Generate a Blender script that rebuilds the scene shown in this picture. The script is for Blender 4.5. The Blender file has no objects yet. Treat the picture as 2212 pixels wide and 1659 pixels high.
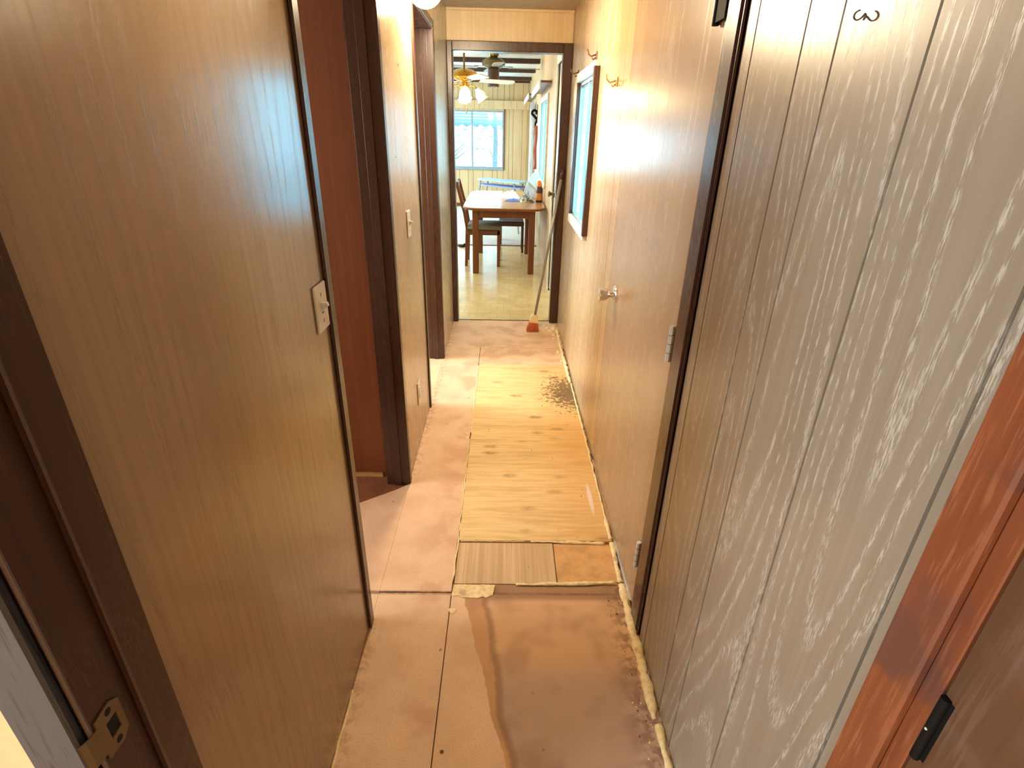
import bpy, bmesh, math, random
from mathutils import Vector, Matrix, noise
random.seed(7)
S = bpy.context.scene
COL = S.collection
PI = math.pi

# ------------------------------------------------------------------ camera
F = Vector((0.018119, 0.903876, -0.427749))
f_px, pitch, yaw, roll = 1154.95, 0.441998, 0.0200398, 0.0234272
F = Vector((math.sin(yaw) * math.cos(pitch), math.cos(yaw) * math.cos(pitch), -math.sin(pitch)))
RT = Vector((math.cos(yaw), -math.sin(yaw), 0))
UP = RT.cross(F)
RR = RT * math.cos(roll) + UP * math.sin(roll)
UR = -RT * math.sin(roll) + UP * math.cos(roll)
cam = bpy.data.cameras.new('camera')
camo = bpy.data.objects.new('camera', cam)
COL.objects.link(camo)
camo.matrix_world = Matrix(((RR.x, UR.x, -F.x, 0), (RR.y, UR.y, -F.y, 0), (RR.z, UR.z, -F.z, 1.45), (0, 0, 0, 1)))
cam.sensor_width = 36
cam.lens = f_px / 2212 * 36
cam.clip_start = 0.01
S.camera = camo

# ------------------------------------------------------------------ world, lights, exposure
S.view_settings.view_transform = 'Standard'
S.view_settings.look = 'None'
S.view_settings.gamma = 1
S.view_settings.use_curve_mapping = False
S.view_settings.exposure = 0.66
W = bpy.data.worlds.new('sky')
S.world = W
W.use_nodes = True
bg = W.node_tree.nodes['Background']
bg.inputs[0].default_value = (0.64, 0.87, 1.0, 1)
bg.inputs[1].default_value = 6.2


def area(name, loc, direction, sx, sy, power, color):
    l = bpy.data.lights.new(name, 'AREA')
    l.shape = 'RECTANGLE'
    l.size, l.size_y, l.energy, l.color = sx, sy, power, color
    o = bpy.data.objects.new(name, l)
    COL.objects.link(o)
    o.location = loc
    o.rotation_euler = Vector(direction).to_track_quat('-Z', 'Y').to_euler()
    return o


DAY = (0.72, 0.88, 1.0)
# daylight entering at the windows of the neighbouring rooms (all on the far side of the home)
area('bedroom_window_daylight', (-3.12, -1.3, 1.45), (1, 0.25, -0.1), 1.3, 1.0, 150, DAY)
area('side_room_window_daylight', (-3.12, 1.25, 1.4), (1, 0, 0), 0.9, 0.8, 45, (0.9, 0.92, 1.0))
area('second_room_window_daylight', (-3.12, 3.3, 1.4), (1, 0, 0), 1.1, 1.0, 130, DAY)
area('living_window_daylight', (-3.12, 9.2, 1.4), (1, 0, -0.1), 3.0, 1.3, 110, DAY)
area('living_window_daylight_near', (-3.12, 6.0, 1.4), (1, 0, -0.1), 1.6, 1.1, 30, DAY)


# ------------------------------------------------------------------ materials
def lin(c):
    return tuple(((v / 255) / 12.92 if v <= 10 else ((v / 255 + 0.055) / 1.055) ** 2.4) for v in c) + (1,)


MATS = {}


class NT:
    """small node-tree writer"""

    def __init__(s, name):
        s.m = bpy.data.materials.new(name)
        s.m.use_nodes = True
        s.t = s.m.node_tree
        s.b = s.t.nodes['Principled BSDF']
        s.out = s.t.nodes['Material Output']

    def n(s, typ, ins=None, **kw):
        nd = s.t.nodes.new(typ)
        for k, v in kw.items():
            setattr(nd, k, v)
        for k, v in (ins or {}).items():
            if isinstance(v, bpy.types.NodeSocket):
                s.t.links.new(v, nd.inputs[k])
            else:
                nd.inputs[k].default_value = v
        return nd

    def math(s, op, a, b=0.0, c=0.0, clamp=False):
        nd = s.n('ShaderNodeMath', {0: a, 1: b, 2: c}, operation=op)
        nd.use_clamp = clamp
        return nd.outputs[0]

    def noise(s, vec, scale=1.0, detail=2.0, rough=0.5, dist=0.0):
        return s.n('ShaderNodeTexNoise', {'Vector': vec, 'Scale': scale, 'Detail': detail, 'Roughness': rough, 'Distortion': dist}).outputs['Fac']

    def vec(s, x, y, z=0.0):
        return s.n('ShaderNodeCombineXYZ', {0: x, 1: y, 2: z}).outputs[0]

    def ramp(s, v, a, b, lo=0.0, hi=1.0, smooth=True):
        nd = s.n('ShaderNodeMapRange', {'Value': v, 'From Min': a, 'From Max': b, 'To Min': lo, 'To Max': hi})
        if smooth:
            nd.interpolation_type = 'SMOOTHSTEP'
        return nd.outputs[0]

    def mix(s, fac, a, b, mode='MIX'):
        nd = s.n('ShaderNodeMix', data_type='RGBA', blend_type=mode)
        for i, v in ((0, fac), (6, a), (7, b)):
            if isinstance(v, bpy.types.NodeSocket):
                s.t.links.new(v, nd.inputs[i])
            else:
                nd.inputs[i].default_value = v
        return nd.outputs[2]

    def obj(s):
        tc = s.n('ShaderNodeTexCoord').outputs['Object']
        sp = s.n('ShaderNodeSeparateXYZ', {0: tc})
        return tc, sp.outputs[0], sp.outputs[1], sp.outputs[2]

    def rnd(s):
        return s.n('ShaderNodeObjectInfo').outputs['Random']

    def set(s, col=None, rough=None, spec=None, normal=None, metal=None):
        for k, v in (('Base Color', col), ('Roughness', rough), ('Specular IOR Level', spec), ('Normal', normal), ('Metallic', metal)):
            if v is None:
                continue
            if isinstance(v, bpy.types.NodeSocket):
                s.t.links.new(v, s.b.inputs[k])
            else:
                s.b.inputs[k].default_value = v

    def bump(s, h, strength=0.3, dist=0.002):
        return s.n('ShaderNodeBump', {'Height': h, 'Strength': strength, 'Distance': dist}).outputs[0]


def plain(name, c, rough=0.5, metal=0.0, spec=0.5, var=0.06):
    t = NT(name)
    tc, x, y, z = t.obj()
    nz = t.noise(tc, 14, 3, 0.6)
    col = t.mix(t.ramp(nz, 0.35, 0.7), lin(c), tuple(v * (1 - var * 2.5) for v in lin(c)[:3]) + (1,))
    t.set(col, rough, spec, metal=metal)
    return t.m


def wood(name, base, dark, light, rough=0.3, axis='wall', su=4.0, sv=0.5, rings=12.0, line=0.55, spec=0.5,
         bump=0.25, pore_u=330.0, pore_v=14.0, streak=0.5, blotch=None, blotch_amt=0.0, ior=1.5, sharp=0.24):
    t = NT(name)
    tc, x, y, z = t.obj()
    r = t.math('MULTIPLY', t.rnd(), 37.0)
    if axis == 'wall':
        u, v = t.math('ADD', x, y), z
    elif axis == 'x':
        u, v = t.math('ADD', y, z), x
    else:
        u, v = t.math('ADD', x, z), y
    wob = t.noise(t.vec(t.math('MULTIPLY', u, 22.0), t.math('MULTIPLY', v, 9.0), r), 1.0, 2)
    u2 = t.math('ADD', u, t.math('MULTIPLY', wob, 0.006))
    big = t.noise(t.vec(t.math('MULTIPLY', u2, su), t.math('MULTIPLY', v, sv), r), 1.0, 1.5, 0.45)
    fr = t.math('FRACT', t.math('MULTIPLY', big, rings))
    tri = t.math('ABSOLUTE', t.math('SUBTRACT', fr, 0.5))
    ln = t.ramp(tri, sharp, 0.48)
    pore = t.noise(t.vec(t.math('MULTIPLY', u, pore_u), t.math('MULTIPLY', v, pore_v), r), 1.0, 2, 0.6)
    pm = t.ramp(pore, 0.46, 0.6)
    mask = t.math('MULTIPLY', ln, pm)
    st = t.noise(t.vec(t.math('MULTIPLY', u, 90.0), t.math('MULTIPLY', v, 1.2), r), 1.0, 3, 0.6)
    lum = t.noise(t.vec(t.math('MULTIPLY', u, 7.0), t.math('MULTIPLY', v, 1.6), r), 1.0, 2, 0.5)
    c = t.mix(t.math('MULTIPLY', t.ramp(st, 0.3, 0.7), streak), lin(base), lin(dark))
    c = t.mix(t.math('MULTIPLY', t.ramp(lum, 0.35, 0.75), 0.5), c, lin(dark))
    c = t.mix(t.math('MULTIPLY', mask, line), c, lin(light))
    if blotch:
        bz = t.noise(tc, 9.0, 2, 0.5, 0.4)
        c = t.mix(t.math('MULTIPLY', t.ramp(bz, 0.5, 0.66), blotch_amt), c, lin(blotch))
    h = t.math('ADD', t.math('MULTIPLY', mask, 1.0), t.math('MULTIPLY', st, 0.35))
    t.set(c, t.ramp(mask, 0, 1, rough, min(1, rough + 0.06), False), spec, t.bump(h, bump, 0.00025))
    t.b.inputs['IOR'].default_value = ior
    return t.m


M = {}
M['panel_near'] = wood('oak_print_paneling', (148, 134, 116), (132, 116, 97), (212, 204, 188), rough=0.3, su=3.4, sv=0.38, rings=30, line=0.5, bump=0.4, pore_u=460, pore_v=48, ior=1.6, sharp=0.26)
M['panel_left'] = wood('brown_print_paneling', (142, 114, 82), (124, 97, 66), (106, 82, 56), rough=0.2, su=3.4, sv=0.17, rings=26, line=0.45, bump=0.12, ior=2.3, pore_u=420, pore_v=22, sharp=0.27)
M['panel_pale'] = wood('pale_print_paneling', (190, 162, 124), (168, 140, 102), (204, 178, 142), rough=0.25, su=4, sv=0.3, rings=9, line=0.35, bump=0.2, ior=1.55)
M['panel_light'] = wood('light_print_paneling', (214, 186, 140), (192, 160, 114), (228, 204, 162), rough=0.4, su=5, sv=0.35, rings=8, line=0.3, bump=0.12)
M['door_oak'] = wood('closet_door_veneer', (164, 138, 108), (146, 118, 88), (182, 156, 126), rough=0.24, su=3, sv=0.22, rings=14, line=0.35, bump=0.15, ior=1.45)
M['dark'] = wood('dark_stained_wood', (74, 46, 35), (52, 31, 23), (90, 60, 45), rough=0.26, su=14, sv=0.8, rings=6, line=0.12, bump=0.03)
M['reddoor'] = wood('red_brown_door_veneer', (124, 68, 32), (100, 51, 23), (136, 78, 40), rough=0.4, su=8, sv=0.4, rings=5, line=0.2, bump=0.06)
M['casing_sheen'] = wood('dark_casing_sheen', (50, 54, 66), (42, 46, 56), (20, 21, 28), rough=0.38, su=18, sv=2.0, rings=12, line=0.95, bump=0.2)  # dark-stained wood with the window's bluish sheen mixed into the colour
M['beadwood'] = plain('worn_edge_bead', (98, 84, 80), 0.4)
M['orange'] = wood('orange_stained_pine', (136, 76, 46), (104, 54, 32), (160, 100, 66), rough=0.32, su=22, sv=2.2, rings=9, line=0.5, bump=0.12, blotch=(92, 62, 54), blotch_amt=0.75)
M['slabnear'] = wood('scuffed_brown_door', (98, 68, 46), (76, 48, 32), (116, 92, 78), rough=0.4, su=9, sv=1.5, rings=6, line=0.35, bump=0.1, blotch=(112, 86, 72), blotch_amt=0.4)
M['tabletop'] = wood('honey_tabletop', (196, 142, 88), (176, 120, 70), (208, 158, 104), rough=0.22, axis='x', su=6, sv=0.8, rings=7, line=0.3, bump=0.03)
M['tablewood'] = wood('brown_table_wood', (122, 68, 32), (92, 46, 20), (140, 84, 44), rough=0.35, su=16, sv=1.4, rings=5, line=0.3, bump=0.05)
M['mullion'] = plain('aluminium_frame', (150, 166, 172), 0.4, 0.3)
M['white'] = plain('white_plastic', (228, 222, 208), 0.35)
M['whitepaint'] = plain('white_painted_wood', (236, 230, 214), 0.5)
M['ceil'] = plain('white_ceiling_board', (226, 224, 212), 0.75)
M['ceilc'] = plain('tan_ceiling_board', (186, 168, 142), 0.7)
M['drywall'] = plain('beige_wall', (226, 190, 138), 0.8)
M['chrome'] = plain('worn_chrome', (222, 218, 212), 0.2, 0.9)
M['steel'] = plain('steel_hinge', (224, 230, 234), 0.3, 0.4)
M['brass'] = plain('polished_brass', (206, 156, 62), 0.22, 1.0)
M['oldbrass'] = plain('antique_brass', (122, 104, 62), 0.32, 0.9)
M['plate'] = plain('dull_bronze_plate', (126, 106, 78), 0.45, 0.5)
M['black'] = plain('black_metal', (18, 16, 14), 0.7, 0.0, 0.15)
M['void'] = plain('dark_recess', (16, 10, 8), 0.9)
M['blade'] = plain('white_fan_blade', (236, 220, 196), 0.4)
M['grey'] = plain('grey_tube', (160, 154, 142), 0.35, 0.3)
M['bristle'] = plain('orange_bristles', (206, 104, 58), 0.8, var=0.12)
M['broomcap'] = plain('cream_plastic', (236, 214, 164), 0.45)
M['orangecap'] = plain('orange_cap', (240, 136, 40), 0.4)
M['bottlebrown'] = plain('dark_bottle', (74, 54, 48), 0.25)
M['bottlelabel'] = plain('amber_label', (206, 142, 60), 0.5)
M['cushion'] = plain('grey_green_seat_fabric', (126, 128, 116), 0.85)
M['bluecloth'] = plain('blue_cloth', (112, 134, 214), 0.9)
M['whitecloth'] = plain('white_cloth', (238, 230, 222), 0.9)
M['palebag'] = plain('pale_blue_plastic', (226, 238, 248), 0.4)
M['bluetop'] = plain('pale_blue_board_cover', (166, 206, 226), 0.6)
M['lavender'] = plain('lavender_shelf', (138, 156, 206), 0.6)
M['red'] = plain('faded_red_strap', (178, 96, 84), 0.8)
M['foam'] = None
M['awning'] = plain('pale_awning', (150, 186, 194), 0.7)
M['greyblade'] = plain('grey_fan_blade', (168, 162, 146), 0.5)
M['shadedfloor'] = plain('shaded_side_floor', (128, 78, 46), 0.6, var=0.1)  # brown tone carries the shade on the side room's floor
M['snow'] = plain('pale_ground', (206, 214, 216), 0.9)
M['bark'] = plain('grey_bark', (96, 106, 106), 0.9)
M['leaf'] = plain('pale_foliage', (112, 146, 146), 0.9)
M['pen'] = plain('pen_ink', (70, 52, 36), 0.8)
M['palestrip'] = plain('pale_strip', (202, 160, 96), 0.7, var=0.15)
M['sheer'] = plain('white_curtain', (238, 240, 240), 0.9)


def foam_mat():
    t = NT('cured_spray_foam')
    tc, x, y, z = t.obj()
    n1 = t.noise(tc, 60, 4, 0.6)
    n2 = t.noise(tc, 18, 2, 0.5)
    c = t.mix(t.ramp(n1, 0.35, 0.65), lin((250, 230, 180)), lin((232, 204, 146)))
    c = t.mix(t.math('MULTIPLY', t.ramp(n2, 0.6, 0.75), 0.5), c, lin((150, 112, 72)))
    t.set(c, 0.7, 0.3, t.bump(n1, 0.6, 0.004))
    return t.m


M['foam'] = foam_mat()


def board_mat(stained):
    t = NT('stained_particleboard' if stained else 'particleboard')
    tc, x, y, z = t.obj()
    n1 = t.noise(tc, 240, 3, 0.7)
    n2 = t.noise(tc, 6, 3, 0.55)
    n3 = t.noise(tc, 34, 3, 0.6)
    c = t.mix(t.ramp(n2, 0.35, 0.7), lin((238, 202, 164)), lin((222, 184, 146)))
    c = t.mix(t.math('MULTIPLY', t.ramp(n1, 0.4, 0.75), 0.3), c, lin((156, 106, 70)))
    if stained:
        # tide line of an old water stain, its own wandering edge
        wob = t.noise(t.vec(0, t.math('MULTIPLY', y, 9.0), 2.0), 1.0, 4, 0.65)
        wob2 = t.noise(t.vec(3.0, t.math('MULTIPLY', y, 3.0), 0.0), 1.0, 1)
        edge = t.ramp(y, 0.80, 1.36, 0.02, -0.125, False)
        edge = t.math('ADD', edge, t.math('MULTIPLY', t.math('SUBTRACT', wob, 0.5), 0.05))
        d = t.math('SUBTRACT', x, edge)
        inside = t.ramp(d, 0.0, 0.004)
        e2 = t.math('ADD', t.math('ADD', edge, t.ramp(y, 0.85, 1.3, 0.004, 0.05)), t.math('MULTIPLY', wob2, 0.02))
        d2 = t.math('SUBTRACT', x, e2)
        deep = t.ramp(d2, -0.004, 0.012)
        far = t.ramp(y, 1.0, 1.15, 0, 1)
        core = t.mix(far, lin((182, 152, 132)), lin((216, 172, 126)))
        c = t.mix(t.math('MULTIPLY', inside, 0.9), c, t.mix(deep, lin((204, 152, 102)), core))
        ridge = t.math('MULTIPLY', t.ramp(d2, -0.006, 0.006), t.ramp(d2, 0.03, 0.01))
        c = t.mix(t.math('MULTIPLY', ridge, 0.6), c, lin((134, 88, 52)))
        # dirt close to the wall and along the far joint
        dirt = t.math('MULTIPLY', t.ramp(x, 0.33, 0.44), t.ramp(n3, 0.42, 0.6))
        c = t.mix(t.math('MULTIPLY', dirt, 0.75), c, lin((104, 66, 46)))
        j = t.math('MULTIPLY', t.ramp(y, 1.325, 1.35), t.ramp(x, -0.1, 0.0))
        c = t.mix(t.math('MULTIPLY', j, 0.6), c, lin((116, 76, 46)))
        big = t.ramp(t.noise(tc, 7, 2), 0.45, 0.7)
        c = t.mix(t.math('MULTIPLY', t.math('MULTIPLY', big, inside), 0.35), c, lin((140, 98, 76)))
    else:
        edge = t.math('MULTIPLY', t.math('MULTIPLY', t.ramp(x, -0.36, -0.41), t.ramp(x, -0.425, -0.417)), t.ramp(n3, 0.45, 0.6))
        notdoor = t.math('ADD', t.ramp(y, 2.0, 2.06), t.ramp(y, 1.27, 1.22))
        c = t.mix(t.math('MULTIPLY', t.math('MULTIPLY', edge, notdoor), 0.4), c, lin((136, 90, 66)))
        warm = t.math('MULTIPLY', t.ramp(n2, 0.5, 0.62), t.ramp(x, -0.34, -0.2))
        c = t.mix(t.math('MULTIPLY', warm, 0.22), c, lin((190, 124, 90)))
    smear = t.ramp(t.math('ABSOLUTE', t.math('SUBTRACT', y, 1.366)), 0.013, 0.003)
    c = t.mix(t.math('MULTIPLY', smear, t.ramp(n3, 0.3, 0.6, 0.35, 0.8)), c, lin((124, 82, 56)))
    vo = t.n('ShaderNodeTexVoronoi', {'Vector': tc, 'Scale': 11.0}, feature='F1').outputs['Distance']
    c = t.mix(t.math('MULTIPLY', t.ramp(vo, 0.075, 0.045), t.ramp(n3, 0.4, 0.6)), c, lin((98, 62, 42)))
    t.set(c, 0.62, 0.35, t.bump(n1, 0.15, 0.001))
    return t.m


M['board'] = board_mat(False)
M['board_stain'] = board_mat(True)


def ply_mat():
    t = NT('weathered_plywood')
    tc, x, y, z = t.obj()
    wob = t.noise(tc, 5, 2)
    yy = t.math('ADD', y, t.math('MULTIPLY', wob, 0.03))
    st = t.noise(t.vec(t.math('MULTIPLY', x, 5.0), t.math('MULTIPLY', yy, 60.0), 0), 1.0, 3, 0.6)
    st2 = t.noise(t.vec(t.math('MULTIPLY', x, 2.0), t.math('MULTIPLY', yy, 14.0), 4.0), 1.0, 2, 0.5)
    n3 = t.noise(tc, 40, 3, 0.6)
    c = t.mix(t.ramp(st, 0.4, 0.7), lin((236, 206, 146)), lin((220, 186, 126)))
    c = t.mix(t.math('MULTIPLY', t.ramp(st2, 0.5, 0.72), 0.3), c, lin((176, 130, 78)))
    c = t.mix(t.math('MULTIPLY', t.ramp(x, 0.1, 0.4), 0.35), c, lin((216, 150, 70)))
    vo = t.n('ShaderNodeTexVoronoi', {'Vector': t.vec(t.math('MULTIPLY', x, 4.5), t.math('MULTIPLY', y, 10.0), 0), 'Scale': 1.0}).outputs['Distance']
    c = t.mix(t.math('MULTIPLY', t.ramp(vo, 0.27, 0.03), t.ramp(n3, 0.25, 0.65, 0.3, 1.0)), c, lin((140, 100, 62)))
    # black mould by the wall
    dx = t.math('MULTIPLY', t.math('SUBTRACT', x, 0.43), 1.4)
    dy = t.math('SUBTRACT', y, 2.95)
    dist = t.math('SQRT', t.math('ADD', t.math('MULTIPLY', dx, dx), t.math('MULTIPLY', dy, dy)))
    sp = t.noise(t.vec(t.math('MULTIPLY', x, 50.0), t.math('MULTIPLY', y, 42.0), 0), 1.0, 3, 0.7)
    m = t.ramp(t.math('ADD', sp, t.ramp(dist, 0.02, 0.5, 0.3, -0.22, False)), 0.56, 0.66)
    c = t.mix(t.math('MULTIPLY', m, 0.8), c, lin((72, 52, 34)))
    vo2 = t.n('ShaderNodeTexVoronoi', {'Vector': tc, 'Scale': 14.0}).outputs['Distance']
    c = t.mix(t.math('MULTIPLY', t.ramp(vo2, 0.075, 0.045), t.ramp(n3, 0.45, 0.6)), c, lin((92, 62, 40)))
    # whitish lengthwise streak near the right wall
    ex = t.math('DIVIDE', t.math('SUBTRACT', x, 0.392), 0.012)
    ey = t.math('DIVIDE', t.math('SUBTRACT', y, 1.9), 0.13)
    e = t.math('ADD', t.math('MULTIPLY', ex, ex), t.math('MULTIPLY', ey, ey))
    c = t.mix(t.math('MULTIPLY', t.ramp(e, 1.0, 0.2), 0.7), c, lin((244, 232, 230)))
    t.set(c, 0.55, 0.35, t.bump(st, 0.2, 0.001))
    return t.m


M['ply'] = ply_mat()
M['patch'] = wood('grey_patch_board', (220, 190, 146), (186, 152, 108), (226, 198, 156), rough=0.6, axis='y', su=9, sv=0.8, rings=5, line=0.2, bump=0.1, streak=0.8)
M['patch2'] = plain('orange_patch_board', (222, 172, 108), 0.6, var=0.1)


def vinyl_mat():
    t = NT('hexagon_print_vinyl')
    tc, x, y, z = t.obj()
    # offset brick rows printed in a pale honeycomb
    br = t.n('ShaderNodeTexBrick', {'Vector': tc, 'Color1': lin((240, 216, 156)), 'Color2': lin((233, 208, 148)), 'Mortar': lin((220, 194, 136)),
                                    'Scale': 1.0, 'Mortar Size': 0.004, 'Mortar Smooth': 0.3, 'Brick Width': 0.115, 'Row Height': 0.1})
    n2 = t.noise(tc, 5, 3)
    c = t.mix(t.math('MULTIPLY', t.ramp(n2, 0.4, 0.7), 0.4), br.outputs[0], lin((196, 170, 120)))
    t.set(c, 0.22, 0.5)
    return t.m


M['vinyl'] = vinyl_mat()
M['carpet'] = plain('pale_far_floor', (214, 214, 206), 0.6)


def glass_mat(name, c):
    t = NT(name)
    tr = t.n('ShaderNodeBsdfTransparent', {'Color': c})
    gl = t.n('ShaderNodeBsdfGlossy', {'Roughness': 0.05})
    mx = t.n('ShaderNodeMixShader', {0: 0.07, 1: tr.outputs[0], 2: gl.outputs[0]})
    t.t.links.new(mx.outputs[0], t.out.inputs[0])
    return t.m


M['glass'] = glass_mat('blue_tinted_glass', (0.68, 0.92, 1.0, 1))
M['clearglass'] = glass_mat('window_glass', (0.86, 0.97, 1.0, 1))


def bagplastic():
    t = NT('crumpled_clear_plastic')
    tc, x, y, z = t.obj()
    n1 = t.noise(tc, 26, 3, 0.6, 0.6)
    c = t.mix(t.ramp(n1, 0.42, 0.6), lin((198, 206, 196)), lin((74, 88, 88)))
    t.set(c, 0.25, 0.6, t.bump(n1, 0.6, 0.01))
    return t.m


M['bagplastic'] = bagplastic()


def emit(name, c, s):
    t = NT(name)
    e = t.n('ShaderNodeEmission', {'Color': c, 'Strength': s})
    t.t.links.new(e.outputs[0], t.out.inputs[0])
    return t.m


M['globe'] = emit('lit_glass_globe', (1.0, 0.83, 0.56, 1), 228)
M['bulb'] = emit('lit_tulip_shade', (1.0, 0.78, 0.45, 1), 60)
M['shade'] = plain('frosted_tulip_glass', (246, 232, 200), 0.3)


# ------------------------------------------------------------------ mesh helpers
def box(bm, a, b, bev=0.0):
    lo = [min(a[i], b[i]) for i in range(3)]
    hi = [max(a[i], b[i]) for i in range(3)]
    ctr = Vector([(lo[i] + hi[i]) / 2 for i in range(3)])
    mt = Matrix.Translation(ctr) @ Matrix.Diagonal([hi[i] - lo[i] for i in range(3)] + [1])
    r = bmesh.ops.create_cube(bm, size=1, matrix=mt)
    if bev:
        vs = set(r['verts'])
        es = [e for e in bm.edges if e.verts[0] in vs and e.verts[1] in vs]
        bmesh.ops.bevel(bm, geom=es, offset=min(bev, 0.45 * min(hi[i] - lo[i] for i in range(3))), segments=1, affect='EDGES')
    return r


def prism(bm, pts, h, axis=2):
    """extrude closed 2D outline pts (list of 3D points in a plane) by vector h"""
    h = Vector(h)
    v0 = [bm.verts.new(p) for p in pts]
    v1 = [bm.verts.new(Vector(p) + h) for p in pts]
    n = len(pts)
    bm.faces.new(v0[::-1])
    bm.faces.new(v1)
    for i in range(n):
        bm.faces.new((v0[i], v0[(i + 1) % n], v1[(i + 1) % n], v1[i]))


def tube(bm, pts, r, seg=10, cap=True):
    pts = [Vector(p) for p in pts]
    rs = r if isinstance(r, (list, tuple)) else [r] * len(pts)
    rings = []
    prev = None
    for i, p in enumerate(pts):
        d = (pts[min(i + 1, len(pts) - 1)] - pts[max(i - 1, 0)]).normalized()
        if prev is None:
            a = Vector((0, 0, 1)) if abs(d.z) < 0.9 else Vector((1, 0, 0))
            nx = d.cross(a).normalized()
        else:
            nx = (prev - d * prev.dot(d)).normalized()
        prev = nx
        ny = d.cross(nx)
        rings.append([bm.verts.new(p + (nx * math.cos(2 * PI * k / seg) + ny * math.sin(2 * PI * k / seg)) * rs[i]) for k in range(seg)])
    for i in range(len(rings) - 1):
        for k in range(seg):
            bm.faces.new((rings[i][k], rings[i][(k + 1) % seg], rings[i + 1][(k + 1) % seg], rings[i + 1][k]))
    if cap:
        bm.faces.new(rings[0][::-1])
        bm.faces.new(rings[-1])


def lathe(bm, prof, seg=24, mat=None, wave=None):
    """prof: (radius, height) list about local Z; mat transforms; wave(k, i) scales radius"""
    mat = mat or Matrix()
    rings = []
    for i, (r, z) in enumerate(prof):
        if r < 1e-5:
            rings.append([bm.verts.new(mat @ Vector((0, 0, z)))])
        else:
            rings.append([bm.verts.new(mat @ Vector((r * (wave(k / seg, i) if wave else 1) * math.cos(2 * PI * k / seg),
                                                     r * (wave(k / seg, i) if wave else 1) * math.sin(2 * PI * k / seg), z))) for k in range(seg)])
    for a, b in zip(rings, rings[1:]):
        for k in range(seg):
            k2 = (k + 1) % seg
            if len(a) == 1 and len(b) == 1:
                continue
            if len(a) == 1:
                bm.faces.new((a[0], b[k2], b[k]))
            elif len(b) == 1:
                bm.faces.new((a[k], a[k2], b[0]))
            else:
                bm.faces.new((a[k], a[k2], b[k2], b[k]))


def sphere(bm, c, r, seg=14, ring=9, sc=(1, 1, 1)):
    m = Matrix.Translation(c) @ Matrix.Diagonal((sc[0], sc[1], sc[2], 1))
    return bmesh.ops.create_uvsphere(bm, u_segments=seg, v_segments=ring, radius=r, matrix=m)


def rotz(a, c=(0, 0, 0)):
    return Matrix.Translation(c) @ Matrix.Rotation(a, 4, 'Z')


def obj(name, bm, mat, parent=None, smooth=False, **props):
    bmesh.ops.recalc_face_normals(bm, faces=bm.faces[:])
    me = bpy.data.meshes.new(name)
    bm.to_mesh(me)
    bm.free()
    me.materials.append(M[mat] if isinstance(mat, str) else mat)
    if smooth:
        for p in me.polygons:
            p.use_smooth = True
        if smooth != 'all':
            me.set_sharp_from_angle(angle=math.radians(smooth if isinstance(smooth, (int, float)) and smooth > 1 else 40))
    o = bpy.data.objects.new(name, me)
    COL.objects.link(o)
    if parent:
        o.parent = parent
    for k, v in props.items():
        o[k] = v
    return o


def struct(name, bm, mat, parent=None, **kw):
    o = obj(name, bm, mat, parent, **kw)
    if not parent:
        o['kind'] = 'structure'
    return o


def thing(name, label, cat, loc=(0, 0, 0), rz=0.0, group=None):
    o = bpy.data.objects.new(name, None)
    o.empty_display_size = 0.05
    COL.objects.link(o)
    o.location = loc
    o.rotation_euler = (0, 0, rz)
    o['label'], o['category'] = label, cat
    if group:
        o['group'] = group
    return o


def BM():
    return bmesh.new()


def onebox(name, a, b, mat, parent=None, bev=0.0, **kw):
    bm = BM()
    box(bm, a, b, bev)
    return (obj if parent else struct)(name, bm, mat, parent, **kw)


# ------------------------------------------------------------------ shell of the home
XL, XR = -0.415, 0.45
YE = 4.28                      # plane of the wall at the corridor's end
YF = 11.76                     # far wall of the living room
H1, H2 = 2.185, 2.335
XO = -3.2
YB = -3.0


def wall_boxes(name, axis, p0, p1, spans, mat):
    """boxes of a wall; axis 'x' = wall lies in a plane of constant x between p0 and p1; spans (u0,u1,z0,z1)"""
    bm = BM()
    for u0, u1, z0, z1 in spans:
        if axis == 'x':
            box(bm, (p0, u0, z0), (p1, u1, z1))
        else:
            box(bm, (u0, p0, z0), (u1, p1, z1))
    return struct(name, bm, mat)


def panels(parent, axis, face, thick, breaks, z0, z1, mat, holes=(), gap=0.003, bev=0.0012):
    """plank panels with recessed grooves, one object each; face = visible plane, thick points into the wall"""
    for a, b in zip(breaks, breaks[1:]):
        a2, b2 = a + gap / 2, b - gap / 2
        runs = [(z0, z1)]
        for (h0, h1, hz0, hz1) in holes:
            if a2 < h1 - 1e-4 and b2 > h0 + 1e-4:
                runs = [(z0, hz0), (hz1, z1)]
        for r0, r1 in runs:
            if r1 - r0 < 0.005:
                continue
            bm = BM()
            if axis == 'x':
                box(bm, (face, a2, r0), (face + thick, b2, r1), bev)
            else:
                box(bm, (a2, face, r0), (b2, face + thick, r1), bev)
            obj('panel', bm, mat, parent)


def cut(breaks, *extra):
    return sorted(set([round(v, 4) for v in list(breaks) + list(extra)]))


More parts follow.
